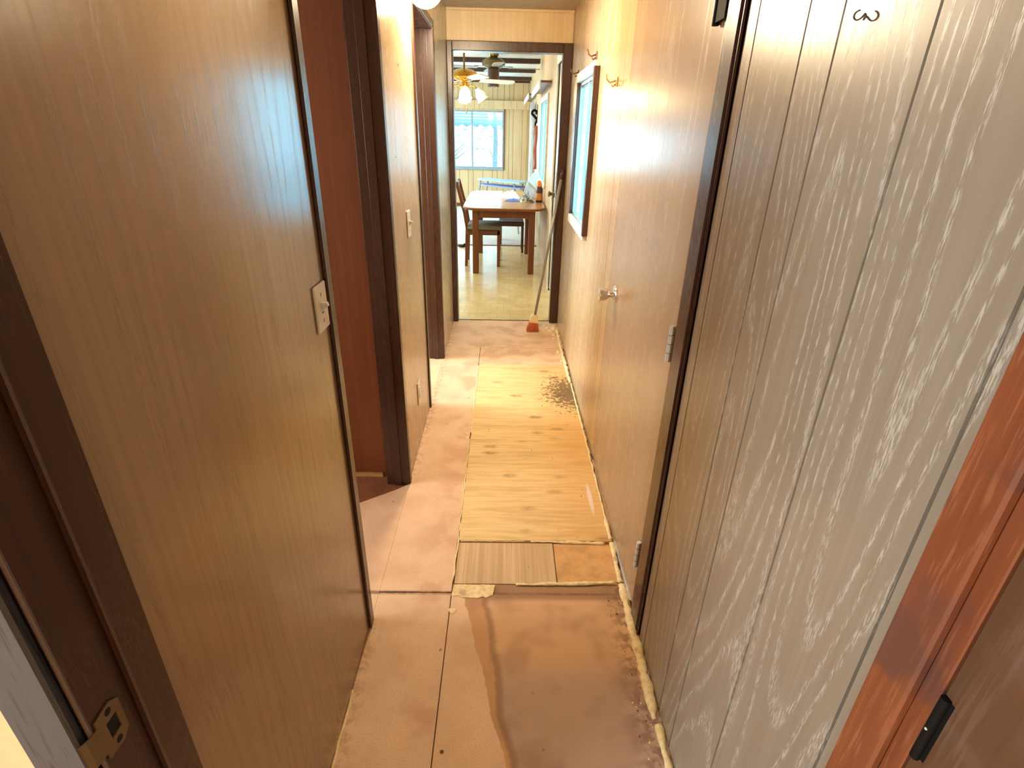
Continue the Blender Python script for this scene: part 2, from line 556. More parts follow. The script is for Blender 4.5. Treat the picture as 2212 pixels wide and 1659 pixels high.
# floor base, boards on it
floor = onebox('floor', (XO, YB, -0.12), (0.62, YF + 0.1, -0.02), 'board')
onebox('vinyl_sheet', (XO + 0.05, 4.325, -0.02), (XR, 7.56, 0.0), 'vinyl', floor)
onebox('far_floor_covering', (XO + 0.05, 7.6, -0.02), (XR, YF, 0.0), 'carpet', floor)
onebox('transition_strip', (XO + 0.05, 7.56, -0.02), (XR, 7.6, 0.008), 'tablewood', floor, 0.003)
onebox('threshold_edge', (-0.38, 4.318, -0.02), (0.39, 4.324, 0.004), 'dark', floor)
g = 0.0015
for nm, x0, x1, y0, y1, mt, zt in (
        ('particleboard', XL, -0.165 - g, -1.2, 1.366, 'board', 0.0),
        ('particleboard', -0.165 + g, XR, 0.10, 1.366, 'board_stain', 0.0),
        ('particleboard', -0.165 + g, XR + 0.08, -1.2, 0.097, 'board', 0.0),
        ('particleboard', XL, -0.165 - g, 1.370, 3.690, 'board', 0.0),
        ('particleboard', -0.163, 0.44, 3.385, 3.690, 'board', 0.0),
        ('particleboard', XL, XR, 3.695, 4.318, 'board', 0.0),
        ('patch_board', -0.160, 0.205, 1.412, 1.620, 'patch', -0.003),
        ('patch_board', 0.208, 0.432, 1.412, 1.618, 'patch2', -0.004),
        ('plywood_sheet', -0.160, 0.44, 1.630, 2.499, 'ply', 0.002),
        ('plywood_sheet', -0.160, 0.44, 2.501, 3.380, 'ply', 0.001)):
    onebox(nm, (x0, y0, -0.0199), (x1, y1, zt), mt, floor, 0.0008)
onebox('filler_strip', (-0.163, 1.368, -0.0199), (XR, 1.410, -0.006), 'board_stain', floor)
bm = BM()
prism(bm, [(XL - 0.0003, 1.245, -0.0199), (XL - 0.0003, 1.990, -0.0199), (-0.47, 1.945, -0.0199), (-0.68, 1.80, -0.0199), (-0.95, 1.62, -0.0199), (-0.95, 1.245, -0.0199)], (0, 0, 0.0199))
obj('particleboard', bm, 'board', floor)  # daylight patch in the doorway, cut as a pale board along its shadow edge
onebox('side_room_board', (XO + 0.05, 0.45, -0.0199), (XL - 0.0005, 2.72, -0.0012), 'shadedfloor', floor)  # floor inside the side room, its shade put into the colour
onebox('second_room_board', (XO + 0.05, 2.82, -0.0199), (XL - 0.0005, 4.27, -0.0003), 'board', floor)
onebox('bedroom_board', (XO + 0.05, YB + 0.05, -0.0199), (XL - 0.0005, 0.34, -0.0003), 'board', floor)

# cured spray foam
rf = random.Random(3)


def bead(path, rfun, seg=8, step=0.012, jit=0.004, flat=0.7, name='foam_bead'):
    bm = BM()
    pts, rs = [], []
    for (a, b) in zip(path, path[1:]):
        a, b = Vector(a), Vector(b)
        n = max(1, int((b - a).length / step))
        for i in range(n):
            p = a.lerp(b, i / n)
            nz = noise.noise(p * 23.0)
            nz2 = noise.noise(p * 70.0 + Vector((5, 0, 0)))
            pts.append(p + Vector((nz * jit, nz2 * jit, 0)))
            rs.append(max(0.0012, rfun(p) * (1 + 0.55 * nz + 0.35 * nz2)))
    tube(bm, pts, rs, seg)
    for v in bm.verts:
        v.co.z *= flat
    return obj(name, bm, 'foam', floor, smooth='all')


def r_wall(p):
    y = p.y
    if y < 0.95:
        return 0.0095
    if y < 1.42:
        return 0.0145
    if y < 1.75:
        return 0.009
    if y < 2.35:
        return 0.0045
    return 0.006


bead([(XL + 0.004, 0.6, 0.0), (XL + 0.004, 1.02, 0.0)], lambda p: 0.004)
bead([(0.437, 0.55, 0.001), (0.436, 0.925, 0.001)], r_wall, name='foam_bead')
bead([(0.433, 0.928, 0.001), (0.434, 1.25, 0.002), (0.434, 1.42, 0.001)], r_wall)
bead([(0.432, 1.42, 0.0), (0.437, 1.63, 0.001)], r_wall)
bead([(0.437, 1.64, 0.001), (0.439, 2.5, 0.001)], r_wall)
bead([(0.439, 2.5, 0.001), (0.438, 3.1, 0.001)], lambda p: 0.005)
bead([(0.435, 3.1, 0.001), (0.43, 3.7, 0.001), (0.435, 4.1, 0.001)], lambda p: 0.010, jit=0.008)
bead([(0.06, 1.408, -0.002), (0.25, 1.411, -0.001), (0.425, 1.42, 0.0)], lambda p: 0.006 if p.x < 0.3 else 0.008)
bead([(0.12, 1.627, 0.0), (0.25, 1.624, 0.0), (0.42, 1.618, 0.0)], lambda p: 0.003 + 0.005 * (p.x - 0.1) / 0.3)
bead([(-0.155, 1.627, -0.001), (0.11, 1.627, -0.001)], lambda p: 0.0022)
bead([(-0.166, 1.42, -0.001), (-0.163, 1.63, -0.001), (-0.164, 2.4, 0.0)], lambda p: 0.0028)
bead([(-0.163, 2.45, 0.0), (-0.163, 3.36, 0.0)], lambda p: 0.0038)
bead([(-0.30, 3.692, 0.0), (-0.08, 3.694, 0.0)], lambda p: 0.004, jit=0.006, name='white_filler')
for (x, y, r) in ((0.40, 3.98, .018), (0.38, 4.06, .022), (0.41, 4.12, .018), (0.36, 4.14, .014), (0.42, 4.19, .018), (0.34, 4.20, .012), (0.39, 3.90, .012), (0.405, 3.62, .014), (0.415, 3.45, .012), (-0.185, 2.44, .010), (-0.18, 2.40, .008), (-0.175, 2.5, .007)):
    bm = BM()
    sphere(bm, (0, 0, 0), 1.0, 10, 7)
    for v in bm.verts:
        k = 1 + 0.35 * noise.noise(v.co * 2 + Vector((x * 50, y * 50, 0)))
        v.co = Vector((x, y, 0)) + Vector((v.co.x * r * k, v.co.y * r * 1.6 * k, v.co.z * r * 0.5 * k))
    obj('foam_blob', bm, 'foam', floor, smooth='all')
# flaked skin of foam at the joint, and the little disc
bm = BM()
pts = []
for i in range(40):
    t_ = i / 40
    if t_ < 0.5:
        x = -0.165 + 0.15 * (t_ / 0.5)
        y = 1.355 + 0.010 * noise.noise(Vector((x * 60, 0, 0))) - 0.012 * math.sin(PI * t_ * 2)
    else:
        x = -0.015 - 0.15 * ((t_ - 0.5) / 0.5)
        y = 1.402 + 0.006 * noise.noise(Vector((x * 60, 9, 0)))
    pts.append((x, y, -0.006))
prism(bm, pts, (0, 0, 0.0085))
obj('foam_flake', bm, 'foam', floor)
bm = BM()
lathe(bm, [(0, 0.003), (0.009, 0.0028), (0.012, 0.0015), (0.0125, 0.0)], 16, Matrix.Translation((-0.155, 1.289, 0)), lambda k, i: 1 + 0.15 * math.sin(k * 2 * PI * 3))
obj('foam_disc', bm, 'foam', floor, smooth=True)
# crumbs swept to the edges
for i in range(46):
    bm = BM()
    s = rf.random()
    if s < 0.45:
        p = (rf.uniform(0.37, 0.43), rf.uniform(0.75, 1.35))
    elif s < 0.8:
        p = (XL + 0.006 + abs(rf.gauss(0, 0.012)), rf.uniform(2.0, 3.4))
    else:
        p = (rf.uniform(-0.38, 0.4), rf.uniform(0.8, 2.4))
    r = rf.uniform(0.0012, 0.003)
    bmesh.ops.create_icosphere(bm, subdivisions=1, radius=r, matrix=Matrix.Translation((p[0], p[1], r * 0.7)) @ Matrix.Diagonal((1, rf.uniform(0.6, 1.6), 0.8, 1)))
    obj('crumb', bm, 'foam' if rf.random() < 0.5 else 'bark', floor)

# ceilings
ceil = onebox('ceiling', (XO, YB, H1), (0.62, YE + 0.06, H1 + 0.08), 'ceilc')
onebox('living_ceiling_board', (XO, YE + 0.06, H2), (0.62, YF + 0.1, H2 + 0.08), 'ceil', ceil)
# dark ceiling beams
for yb in (5.1, 6.15, 8.42, 9.68, 11.1):
    onebox('beam', (XO + 0.05, yb - 0.035, 2.278), (XR - 0.004, yb + 0.035, H2), 'dark', ceil, 0.005)

# ------------------------------------------------------------------ left corridor wall with its two doorways
D1a, D1b = 1.256, 1.99
D2a, D2b = 2.765, 3.46
HD = 1.955
wl = wall_boxes('wall_left', 'x', XL - 0.0055, XL - 0.09,
                [(0.447, D1a - 0.014, -0.02, H1), (D1a - 0.014, D1b + 0.014, HD, H1), (D1b + 0.014, D2a - 0.014, -0.02, H1),
                 (D2a - 0.014, D2b + 0.014, HD, H1), (D2b + 0.014, YE, -0.02, H1)], 'void')
panels(wl, 'x', XL, -0.0055, [0.447, D1a - 0.014], 0.0, H1, 'panel_left')
panels(wl, 'x', XL, -0.0055, [D1a - 0.014, D1b + 0.014], HD, H1, 'panel_left')
panels(wl, 'x', XL, -0.0055, [D1b + 0.014, D2a - 0.014], 0.0, H1, 'panel_pale')
panels(wl, 'x', XL, -0.0055, [D2a - 0.014, D2b + 0.014], HD, H1, 'panel_pale')
panels(wl, 'x', XL, -0.0055, [D2b + 0.014, 3.88, YE - 0.002], 0.0, H1, 'panel_pale')


def doorway(n, ya, yb):
    bm = BM()
    # jamb boards lining the opening
    box(bm, (XL - 0.095, ya - 0.014, -0.019), (XL + 0.004, ya, HD - 0.012), 0.001)
    fr = struct('trim_%d' % n, bm, 'dark')
    onebox('jamb', (XL - 0.095, yb, -0.019), (XL + 0.004, yb + 0.014, HD - 0.012), 'dark', fr, 0.001)
    onebox('jamb', (XL - 0.095, ya - 0.014, HD - 0.012), (XL + 0.004, yb + 0.014, HD), 'dark', fr, 0.001)
    # casings on the corridor face
    onebox('casing', (XL, ya - 0.040, 0.001), (XL + 0.009, ya - 0.003, HD + 0.034), 'dark', fr, 0.003)
    onebox('casing', (XL, yb + 0.003, 0.001), (XL + 0.009, yb + 0.040, HD + 0.034), 'dark', fr, 0.003)
    onebox('casing', (XL, ya - 0.003, HD - 0.003), (XL + 0.009, yb + 0.003, HD + 0.034), 'dark', fr, 0.003)
    # stop
    onebox('door_stop', (XL - 0.06, yb - 0.010, 0.001), (XL - 0.03, yb, HD - 0.012), 'dark', fr, 0.001)
    onebox('door_stop', (XL - 0.06, ya, 0.001), (XL - 0.03, ya + 0.010, HD - 0.012), 'dark', fr, 0.001)
    return fr


doorway(1, D1a, D1b)
doorway(2, D2a, D2b)


def open_door(n, yb, xh, z0, width):
    d = onebox('door_%d' % n, (xh - width, yb + 0.045, z0), (xh, yb + 0.080, HD - 0.016), 'reddoor', None, 0.002)
    for zc in (0.30, 1.03, 1.74):
        bm = BM()
        tube(bm, [(xh + 0.004, yb + 0.040, zc - 0.04), (xh + 0.004, yb + 0.040, zc + 0.04)], 0.0055, 8)
        box(bm, (xh - 0.010, yb + 0.0435, zc - 0.038), (xh + 0.004, yb + 0.0455, zc + 0.038))
        obj('hinge', bm, 'dark', d)
    bm = BM()
    m = Matrix.Translation((xh - width + 0.06, yb + 0.045, 0.9)) @ Matrix.Rotation(PI / 2, 4, 'X')
    lathe(bm, [(0.03, 0), (0.03, 0.006), (0.012, 0.01), (0.012, 0.03), (0.026, 0.045), (0.027, 0.06), (0.0, 0.066)], 20, m)
    obj('knob', bm, 'chrome', d, smooth=True)
    return d


open_door(1, D1b, XL - 0.098, 0.034, 0.72)
open_door(2, D2b, XL - 0.098, 0.034, 0.68)
onebox('trim_3', (-1.2, 2.046, -0.002), (XL - 0.125, 2.062, 0.026), 'palestrip', None, 0.002)  # pale strip filling the gap under the first open door

# ------------------------------------------------------------------ right wall of the whole home
CD0, CD1 = 1.310, 2.235       # closet door
WC = (2.985, 3.750, 0.945, 1.735)
ED = (4.50, 5.36, -0.02, 1.99)
W1 = (6.36, 7.70, 0.90, 1.785)
W2 = (9.45, 10.95, 0.77, 1.80)
spans = [(YB, 0.34, -0.02, H2)]
wr = wall_boxes('wall_right', 'x', XR + 0.0055, XR + 0.05,
                [(0.34, CD0 - 0.02, -0.02, H2), (CD0 - 0.02, CD1 + 0.005, HD + 0.01, H2), (CD1 + 0.005, WC[0], -0.02, H2),
                 (WC[0], WC[1], -0.02, WC[2]), (WC[0], WC[1], WC[3], H2), (WC[1], ED[0], -0.02, H2), (ED[0], ED[1], ED[3], H2),
                 (ED[1], W1[0], -0.02, H2), (W1[0], W1[1], -0.02, W1[2]), (W1[0], W1[1], W1[3], H2), (W1[1], W2[0], -0.02, H2),
                 (W2[0], W2[1], -0.02, W2[2]), (W2[0], W2[1], W2[3], H2), (W2[1], YF + 0.1, -0.02, H2)], 'void')
bm = BM()
box(bm, (XR + 0.05, YB, -0.02), (XR + 0.12, 0.34, H2))
box(bm, (XR + 0.05, CD0 - 0.1, -0.02), (XR + 0.12, CD1 + 0.1, H2))  # unseen backing added behind the closet door to stop light leaking in
obj('wall_backing', bm, 'drywall', wr)
panels(wr, 'x', XR, 0.0055, [0.418, 0.448, 0.666, 0.856, 0.955, 1.146, 1.197], 0.0, H1, 'panel_near', gap=0.005, bev=0.0)
panels(wr, 'x', XR, 0.0055, [1.300, CD1 + 0.004], HD + 0.012, H1, 'panel_pale')
panels(wr, 'x', XR, 0.0055, cut([CD1 + 0.004, 2.36, 2.56, 2.66, 2.85, 3.05, 3.25, 3.35, 3.55, 3.86, 4.05, YE - 0.002], WC[0], WC[1]), 0.0, H1, 'panel_pale', [WC])
panels(wr, 'x', XR, 0.0055, cut([YE + 0.09, 4.42, 5.46, 5.66, 5.86, 6.06, 6.2, 6.5, 6.7, 6.9, 7.1, 7.3, 7.5, 7.9, 8.1, 8.3, 8.5, 8.7, 8.9, 9.1, 9.3, 9.7, 9.9, 10.1, 10.3, 10.5, 10.7, 11.1, 11.3, 11.5, YF - 0.006],
                                ED[0], ED[1], W1[0], W1[1], W2[0], W2[1]), 0.0, H2, 'panel_light', [ED, W1, W2])

# closet door with its casing, hinges and knob
tr = onebox('trim_4', (XR - 0.011, 1.210, 0.0), (XR, 1.284, HD + 0.05), 'dark', None, 0.004)
onebox('edge_strip', (XR - 0.007, 1.199, 0.0), (XR, 1.2085, HD + 0.05), 'dark', tr, 0.003)
onebox('jamb', (XR - 0.004, 1.286, 0.0), (XR + 0.05, 1.3065, HD + 0.005), 'tablewood', tr, 0.001)
onebox('casing', (XR - 0.011, 1.283, HD + 0.004), (XR, CD1 + 0.02, HD + 0.05), 'dark', tr, 0.003)
d3 = onebox('door_3', (XR - 0.001, CD0, 0.012), (XR + 0.034, CD1, HD), 'door_oak', None, 0.0015)
for zc, c in ((0.23, 'steel'), (0.952, 'steel')):
    bm = BM()
    tube(bm, [(XR - 0.010, CD0 + 0.003, zc - 0.05), (XR - 0.010, CD0 + 0.003, zc + 0.05)], 0.0068, 10)
    box(bm, (XR - 0.010, CD0 + 0.002, zc - 0.048), (XR, CD0 + 0.0045, zc + 0.048))
    h = obj('hinge', bm, c, d3, smooth=True)
    for k in range(1, 4):
        bm = BM()
        tube(bm, [(XR - 0.010, CD0 + 0.003, zc - 0.05 + k * 0.025 - 0.0006), (XR - 0.010, CD0 + 0.003, zc - 0.05 + k * 0.025 + 0.0006)], 0.0072, 10)
        obj('knuckle_joint', bm, 'black', h)
# the top hinge is a surface leaf painted black
bm = BM()
box(bm, (XR - 0.0145, 1.284, 1.664), (XR - 0.0115, 1.342, 1.80), 0.0008)
box(bm, (XR - 0.009, 1.345, 1.664), (XR - 0.002, 1.372, 1.80), 0.0008)
h = obj('hinge', bm, 'black', d3, label='black painted surface hinge')
bm = BM()
tube(bm, [(XR - 0.011, 1.343, 1.66), (XR - 0.011, 1.343, 1.81)], 0.0075, 10)
obj('hinge_pin', bm, 'black', h, smooth=True)
bm = BM()
m = Matrix.Translation((XR - 0.001, 2.09, 0.865)) @ Matrix.Rotation(-PI / 2, 4, 'Y')
lathe(bm, [(0.0, 0.0), (0.034, 0), (0.034, 0.003), (0.030, 0.008), (0.014, 0.010), (0.012, 0.024), (0.0145, 0.027), (0.021, 0.034), (0.0255, 0.048), (0.0275, 0.062), (0.0265, 0.066), (0.0, 0.067)], 28, m)
kn = obj('knob', bm, 'chrome', d3, smooth=25)
bm = BM()
lathe(bm, [(0.006, 0.0669), (0.006, 0.068), (0, 0.068)], 14, m)
obj('lock_button', bm, 'steel', kn)
onebox('bottom_rail_strip', (XR - 0.004, CD0 + 0.02, 0.004), (XR - 0.0008, 1.62, 0.012), 'steel', d3)


# ------------------------------------------------------------------ windows
def window_x(n, w, case, glassx=XR + 0.014, side='dark', sash=True, depth=0.03):
    y0, y1, z0, z1 = w
    c = 0.035
    bm = BM()
    # reveal lining
    box(bm, (XR, y0, z0), (XR + 0.05, y0 + 0.01, z1))
    box(bm, (XR, y1 - 0.01, z0), (XR + 0.05, y1, z1))
    box(bm, (XR, y0 + 0.01, z0), (XR + 0.05, y1 - 0.01, z0 + 0.01))
    box(bm, (XR, y0 + 0.01, z1 - 0.01), (XR + 0.05, y1 - 0.01, z1))
    wn = struct('window_%d' % n, bm, case)
    onebox('casing', (XR - depth, y0 - 0.012, z0 - 0.008), (XR, y0 + 0.02, z1 + 0.008), side, wn, 0.002)
    onebox('casing', (XR - depth * 0.6, y1 - 0.015, z0 - 0.008), (XR, y1 + 0.015, z1 + 0.008), side, wn, 0.002)
    onebox('casing', (XR - depth * 0.8, y0 + 0.02, z0 - c), (XR, y1 - 0.015, z0 + 0.012), case, wn, 0.002)
    onebox('casing', (XR - depth * 0.8, y0 + 0.02, z1 - 0.012), (XR, y1 - 0.015, z1 + c), case, wn, 0.002)
    bm = BM()
    ym = (y0 + y1) / 2
    for a, b in (((y0 + .01, z0 + .01), (y0 + .035, z1 - .01)), ((y1 - .035, z0 + .01), (y1 - .01, z1 - .01)), ((ym - .014, z0 + .01), (ym + .014, z1 - .01)),
                 ((y0 + .035, z0 + .01), (ym - .014, z0 + .03)), ((y0 + .035, z1 - .03), (ym - .014, z1 - .01)),
                 ((ym + .014, z0 + .01), (y1 - .035, z0 + .03)), ((ym + .014, z1 - .03), (y1 - .035, z1 - .01))):
        box(bm, (glassx - 0.012, a[0], a[1]), (glassx + 0.012, b[0], b[1]))
    obj('sash', bm, 'mullion', wn)
    onebox('pane', (glassx - 0.002, y0 + .03, z0 + .025), (glassx + 0.002, ym - .01, z1 - .025), 'glass', wn)
    onebox('pane', (glassx + 0.004, ym + .01, z0 + .025), (glassx + 0.008, y1 - .03, z1 - .025), 'glass', wn)
    return wn


wc = window_x(1, WC, 'whitepaint')
window_x(2, W1, 'whitepaint', side='whitepaint', depth=0.02)
window_x(3, W2, 'whitepaint', side='whitepaint', depth=0.02)
# curtain track under the head of the corridor window
bm = BM()
tube(bm, [(XR + 0.015, WC[0] + 0.02, WC[3] - 0.035), (XR + 0.015, WC[1] - 0.02, WC[3] - 0.035)], 0.006, 8)
obj('curtain_track', bm, 'mullion', wc)

# shelf valances above the living room windows
for n, (ya, yb, zt) in ((5, (6.08, 7.95, 1.90)), (6, (9.15, 11.2, 1.955))):
    v = onebox('trim_%d' % n, (XR - 0.11, ya, zt - 0.008), (XR, yb, zt + 0.012), 'tablewood', None, 0.002)
    onebox('front_board', (XR - 0.125, ya, zt - 0.055), (XR - 0.11, yb, zt + 0.014), 'whitepaint', v, 0.003)

# exterior door in the right wall beyond the corridor
bm = BM()
box(bm, (XR - 0.014, ED[0] - 0.06, 0), (XR, ED[0] + 0.012, ED[3] + 0.06), 0.003)
fr = struct('trim_7', bm, 'whitepaint')
onebox('casing', (XR - 0.014, ED[1] - 0.012, 0), (XR, ED[1] + 0.06, ED[3] + 0.06), 'whitepaint', fr, 0.003)
onebox('casing', (XR - 0.014, ED[0] + 0.012, ED[3] - 0.012), (XR, ED[1] - 0.012, ED[3] + 0.06), 'whitepaint', fr, 0.003)
d4 = onebox('door_4', (XR + 0.012, ED[0] + 0.004, 0.01), (XR + 0.055, ED[1] - 0.004, ED[3] - 0.004), 'whitepaint', None, 0.002)
m = Matrix.Translation((XR + 0.012, 5.27, 0.925)) @ Matrix.Rotation(-PI / 2, 4, 'Y')
bm = BM()
lathe(bm, [(0.0, 0), (0.033, 0), (0.033, 0.005), (0.014, 0.01), (0.012, 0.03), (0.024, 0.045), (0.026, 0.06), (0.0, 0.066)], 20, m)
obj('knob', bm, 'oldbrass', d4, smooth=30)

# coat hooks on the corridor's right wall
for (y, z, nm, mt, lab) in ((3.118, 1.800, 'coat_hook', 'tablewood', 'brown wall hook above the near top corner of the corridor window'),
                            (3.865, 1.786, 'coat_hook', 'tablewood', 'brown wall hook above the far top corner of the corridor window'),
                            (2.486, 1.640, 'coat_hook', 'broomcap', 'cream wall hook on the paneling between the closet door and corridor window')):
    t = thing(nm, lab, 'hook', (XR, y, z), 0, 'coat hooks on the right corridor wall')
    bm = BM()
    box(bm, (-0.006, -0.012, -0.018), (0, 0.012, 0.018), 0.002)
    obj('base_plate', bm, mt, t)
    bm = BM()
    tube(bm, [(-0.004, 0, 0.004), (-0.03, 0, -0.004), (-0.044, 0, 0.006), (-0.05, 0, 0.026)], [0.004, 0.0036, 0.0036, 0.005], 8)
    obj('prong', bm, mt, t, smooth='all')
    bm = BM()
    tube(bm, [(-0.004, 0, -0.008), (-0.018, 0, -0.018), (-0.026, 0, -0.010)], [0.004, 0.0034, 0.0045], 8)
    obj('prong', bm, mt, t, smooth='all')

# pen squiggle on the near paneling
sq = [(0.8175, 1.5990), (0.8218, 1.5987), (0.8261, 1.5977), (0.8283, 1.5954), (0.8276, 1.5926), (0.8242, 1.5900), (0.8194, 1.5886), (0.8147, 1.5887), (0.8099, 1.5897), (0.8061, 1.5915), (0.8037, 1.5930), (0.8013, 1.5910), (0.8027, 1.5886), (0.8041, 1.5862), (0.8024, 1.5879), (0.7992, 1.5893), (0.7957, 1.5875), (0.7912, 1.5848), (0.7863, 1.5827), (0.7811, 1.5822), (0.7764, 1.5828), (0.7738, 1.5849), (0.7746, 1.5876), (0.7784, 1.5905), (0.7836, 1.5923)]
pts = []
for i in range(len(sq) - 1):
    for k in range(5):
        a = Vector(sq[max(i - 1, 0)]), Vector(sq[i]), Vector(sq[i + 1]), Vector(sq[min(i + 2, len(sq) - 1)])
        q = k / 5
        p = 0.5 * ((2 * a[1]) + (-a[0] + a[2]) * q + (2 * a[0] - 5 * a[1] + 4 * a[2] - a[3]) * q * q + (-a[0] + 3 * a[1] - 3 * a[2] + a[3]) * q ** 3)
        pts.append((XR - 0.0004, p.x, p.y))
bm = BM()
tube(bm, pts, 0.0009, 5)
obj('pen_squiggle', bm, 'pen', wr)

# ------------------------------------------------------------------ end wall with the doorway to the living room
we = wall_boxes('wall_end', 'y', YE + 0.0055, YE + 0.075, [(XO, -0.392, -0.02, H2), (0.400, XR + 0.005, -0.02, H2), (-0.392, 0.400, HD + 0.005, H2)], 'drywall')
panels(we, 'y', YE, 0.0055, [XL + 0.001, XR - 0.001], 1.99, H1, 'panel_light')
fr = onebox('trim_8', (XL + 0.0005, YE - 0.016, 0.0), (-0.377, YE, 1.997), 'dark', None, 0.004)
onebox('casing', (0.384, YE - 0.016, 0.0), (XR - 0.001, YE, 1.997), 'dark', fr, 0.004)
onebox('casing', (-0.377, YE - 0.016, 1.938), (0.384, YE, 1.997), 'dark', fr, 0.004)
onebox('jamb', (-0.392, YE, -0.019), (-0.376, YE + 0.09, 1.955), 'dark', fr, 0.001)
onebox('jamb', (0.385, YE, -0.019), (0.400, YE + 0.09, 1.955), 'dark', fr, 0.001)
onebox('jamb', (-0.376, YE, 1.938), (0.385, YE + 0.09, 1.955), 'dark', fr, 0.001)
# cove strip along the ceiling
cv = onebox('trim_9', (XL + 0.001, YE - 0.012, H1 - 0.018), (XR - 0.001, YE, H1), 'panel_light', None, 0.004)

# ------------------------------------------------------------------ near doorway: bedroom side
YP0, YP1 = 0.346, 0.446
wn = wall_boxes('wall_near', 'y', 0.346, 0.446, [(XO, -0.437, -0.02, H1), (-0.437, XR + 0.09, 2.06, H1)], 'drywall')
tl = onebox('trim_10', (-0.437, YP0, -0.019), (XL, YP1, 2.04), 'dark', None, 0.0015)       # left jamb
onebox('door_stop', (XL, 0.400, 0.001), (XL + 0.010, 0.4465, 2.03), 'dark', tl, 0.002)
onebox('casing', (-0.478, 0.333, 0.001), (XL - 0.006, YP0, 2.10), 'casing_sheen', tl, 0.003)
onebox('edge_bead', (XL - 0.004, 0.3435, 0.001), (XL + 0.0010, 0.3470, 2.04), 'beadwood', tl, 0.0008)
# strike plate, T shaped with a curved lip
bm = BM()
x = XL + 0.0016
ring = []
outline = [(0.350, 0.892), (0.3725, 0.894), (0.3835, 0.886), (0.3835, 0.840), (0.3725, 0.831), (0.350, 0.833)]
hole = [(0.3605, 0.874), (0.376, 0.874), (0.376, 0.851), (0.3605, 0.851)]


def plate_with_hole(bm, x0, x1, out, hol):
    def ringv(pts, xx):
        return [bm.verts.new((xx, p[0], p[1])) for p in pts]
    for xx in (x0, x1):
        o_, h_ = ringv(out, xx), ringv(hol, xx)
        # out: 0 tl,1 tr,2 r-top,3 r-bot,4 br,5 bl ; hole: 0 tl,1 tr,2 br,3 bl
        for fc in ((o_[0], o_[1], h_[1], h_[0]), (o_[1], o_[2], h_[1]), (o_[2], o_[3], h_[2], h_[1]), (o_[3], o_[4], h_[2]), (o_[4], o_[5], h_[3], h_[2]), (o_[5], o_[0], h_[0], h_[3])):
            bm.faces.new(fc)
        if xx == x0:
            a, b = o_, h_
    n = len(a)
    for i in range(n):
        bm.faces.new((a[i], a[(i + 1) % n], o_[(i + 1) % n], o_[i]))
    for i in range(4):
        bm.faces.new((b[i], b[(i + 1) % 4], h_[(i + 1) % 4], h_[i]))


plate_with_hole(bm, XL + 0.0003, XL + 0.0022, outline, hole)
# lip
lp = [(0.350, 0.0003, 0.0022), (0.342, 0.0003, 0.0022), (0.336, -0.001, 0.001), (0.331, -0.004, -0.002)]
for (a, b) in zip(lp, lp[1:]):
    vs = [bm.verts.new((XL + q[k], q[0], zz)) for q in (a, b) for k in (1, 2) for zz in (0.843, 0.883)]
    for fc in ((0, 1, 5, 4), (2, 6, 7, 3), (0, 4, 6, 2), (1, 3, 7, 5)):
        bm.faces.new([vs[i] for i in fc])
sp = obj('strike_plate', bm, 'plate', tl)
onebox('latch_hole', (XL - 0.0004, 0.3607, 0.8512), (XL + 0.0004, 0.3758, 0.8738), 'void', sp)
for zz in (0.885, 0.840):
    bm = BM()
    lathe(bm, [(0.0045, 0.0), (0.0035, 0.0006), (0, 0.0002)], 12, Matrix.Translation((XL + 0.0022, 0.3675, zz)) @ Matrix.Rotation(PI / 2, 4, 'Y'))
    obj('screw', bm, 'void', sp)

# right jamb and the bedroom door folded back against the wall
tj = onebox('trim_11', (XR - 0.006, 0.347, -0.019), (XR + 0.049, 0.4175, 2.04), 'orange', None, 0.0015)
onebox('door_stop', (XR - 0.019, 0.3655, 0.001), (XR - 0.006, 0.4175, 2.03), 'orange', tj, 0.003)
d5 = onebox('door_5', (XR - 0.006, -0.42, 0.012), (XR + 0.029, 0.3445, 2.02), 'slabnear', None, 0.002)
bm = BM()
tube(bm, [(XR - 0.009, 0.338, 0.862), (XR - 0.009, 0.338, 0.955)], 0.0048, 10)
box(bm, (XR - 0.0068, 0.330, 0.864), (XR - 0.0055, 0.344, 0.953))
hg = obj('hinge', bm, 'black', d5, smooth=True)
bm = BM()
sphere(bm, (XR - 0.0135, 0.3375, 0.909), 0.0016, 8, 6)
obj('screw', bm, 'steel', hg)

# remaining enclosure
wall_boxes('wall_outer', 'x', XO - 0.09, XO, [(YB, YF + 0.1, -0.02, H2)], 'drywall')
wall_boxes('wall_back', 'y', YB - 0.09, YB, [(XO, 0.62, -0.02, H2)], 'drywall')
wall_boxes('wall_partition', 'y', 2.73, 2.81, [(XO, XL - 0.09, -0.02, H1)], 'drywall')

# far wall of the living room with its window
WF = (-2.36, -0.045, 0.75, 1.80)
wf = wall_boxes('wall_far', 'y', YF + 0.0055, YF + 0.1, [(XO, WF[0], -0.02, H2), (WF[1], XR + 0.005, -0.02, H2), (WF[0], WF[1], -0.02, WF[2]), (WF[0], WF[1], WF[3], H2)], 'void')
br = [-3.15, -2.8, -2.5, -2.36, -2.1, -1.8, -1.55, -1.36, -1.25, -1.02, -0.94, -0.76, -0.66, -0.46, -0.27, -0.17, -0.045, 0.06, 0.14, 0.32, 0.42, XR - 0.002]
panels(wf, 'y', YF, 0.0055, br, 0.0, H2, 'panel_light', [WF], gap=0.005)
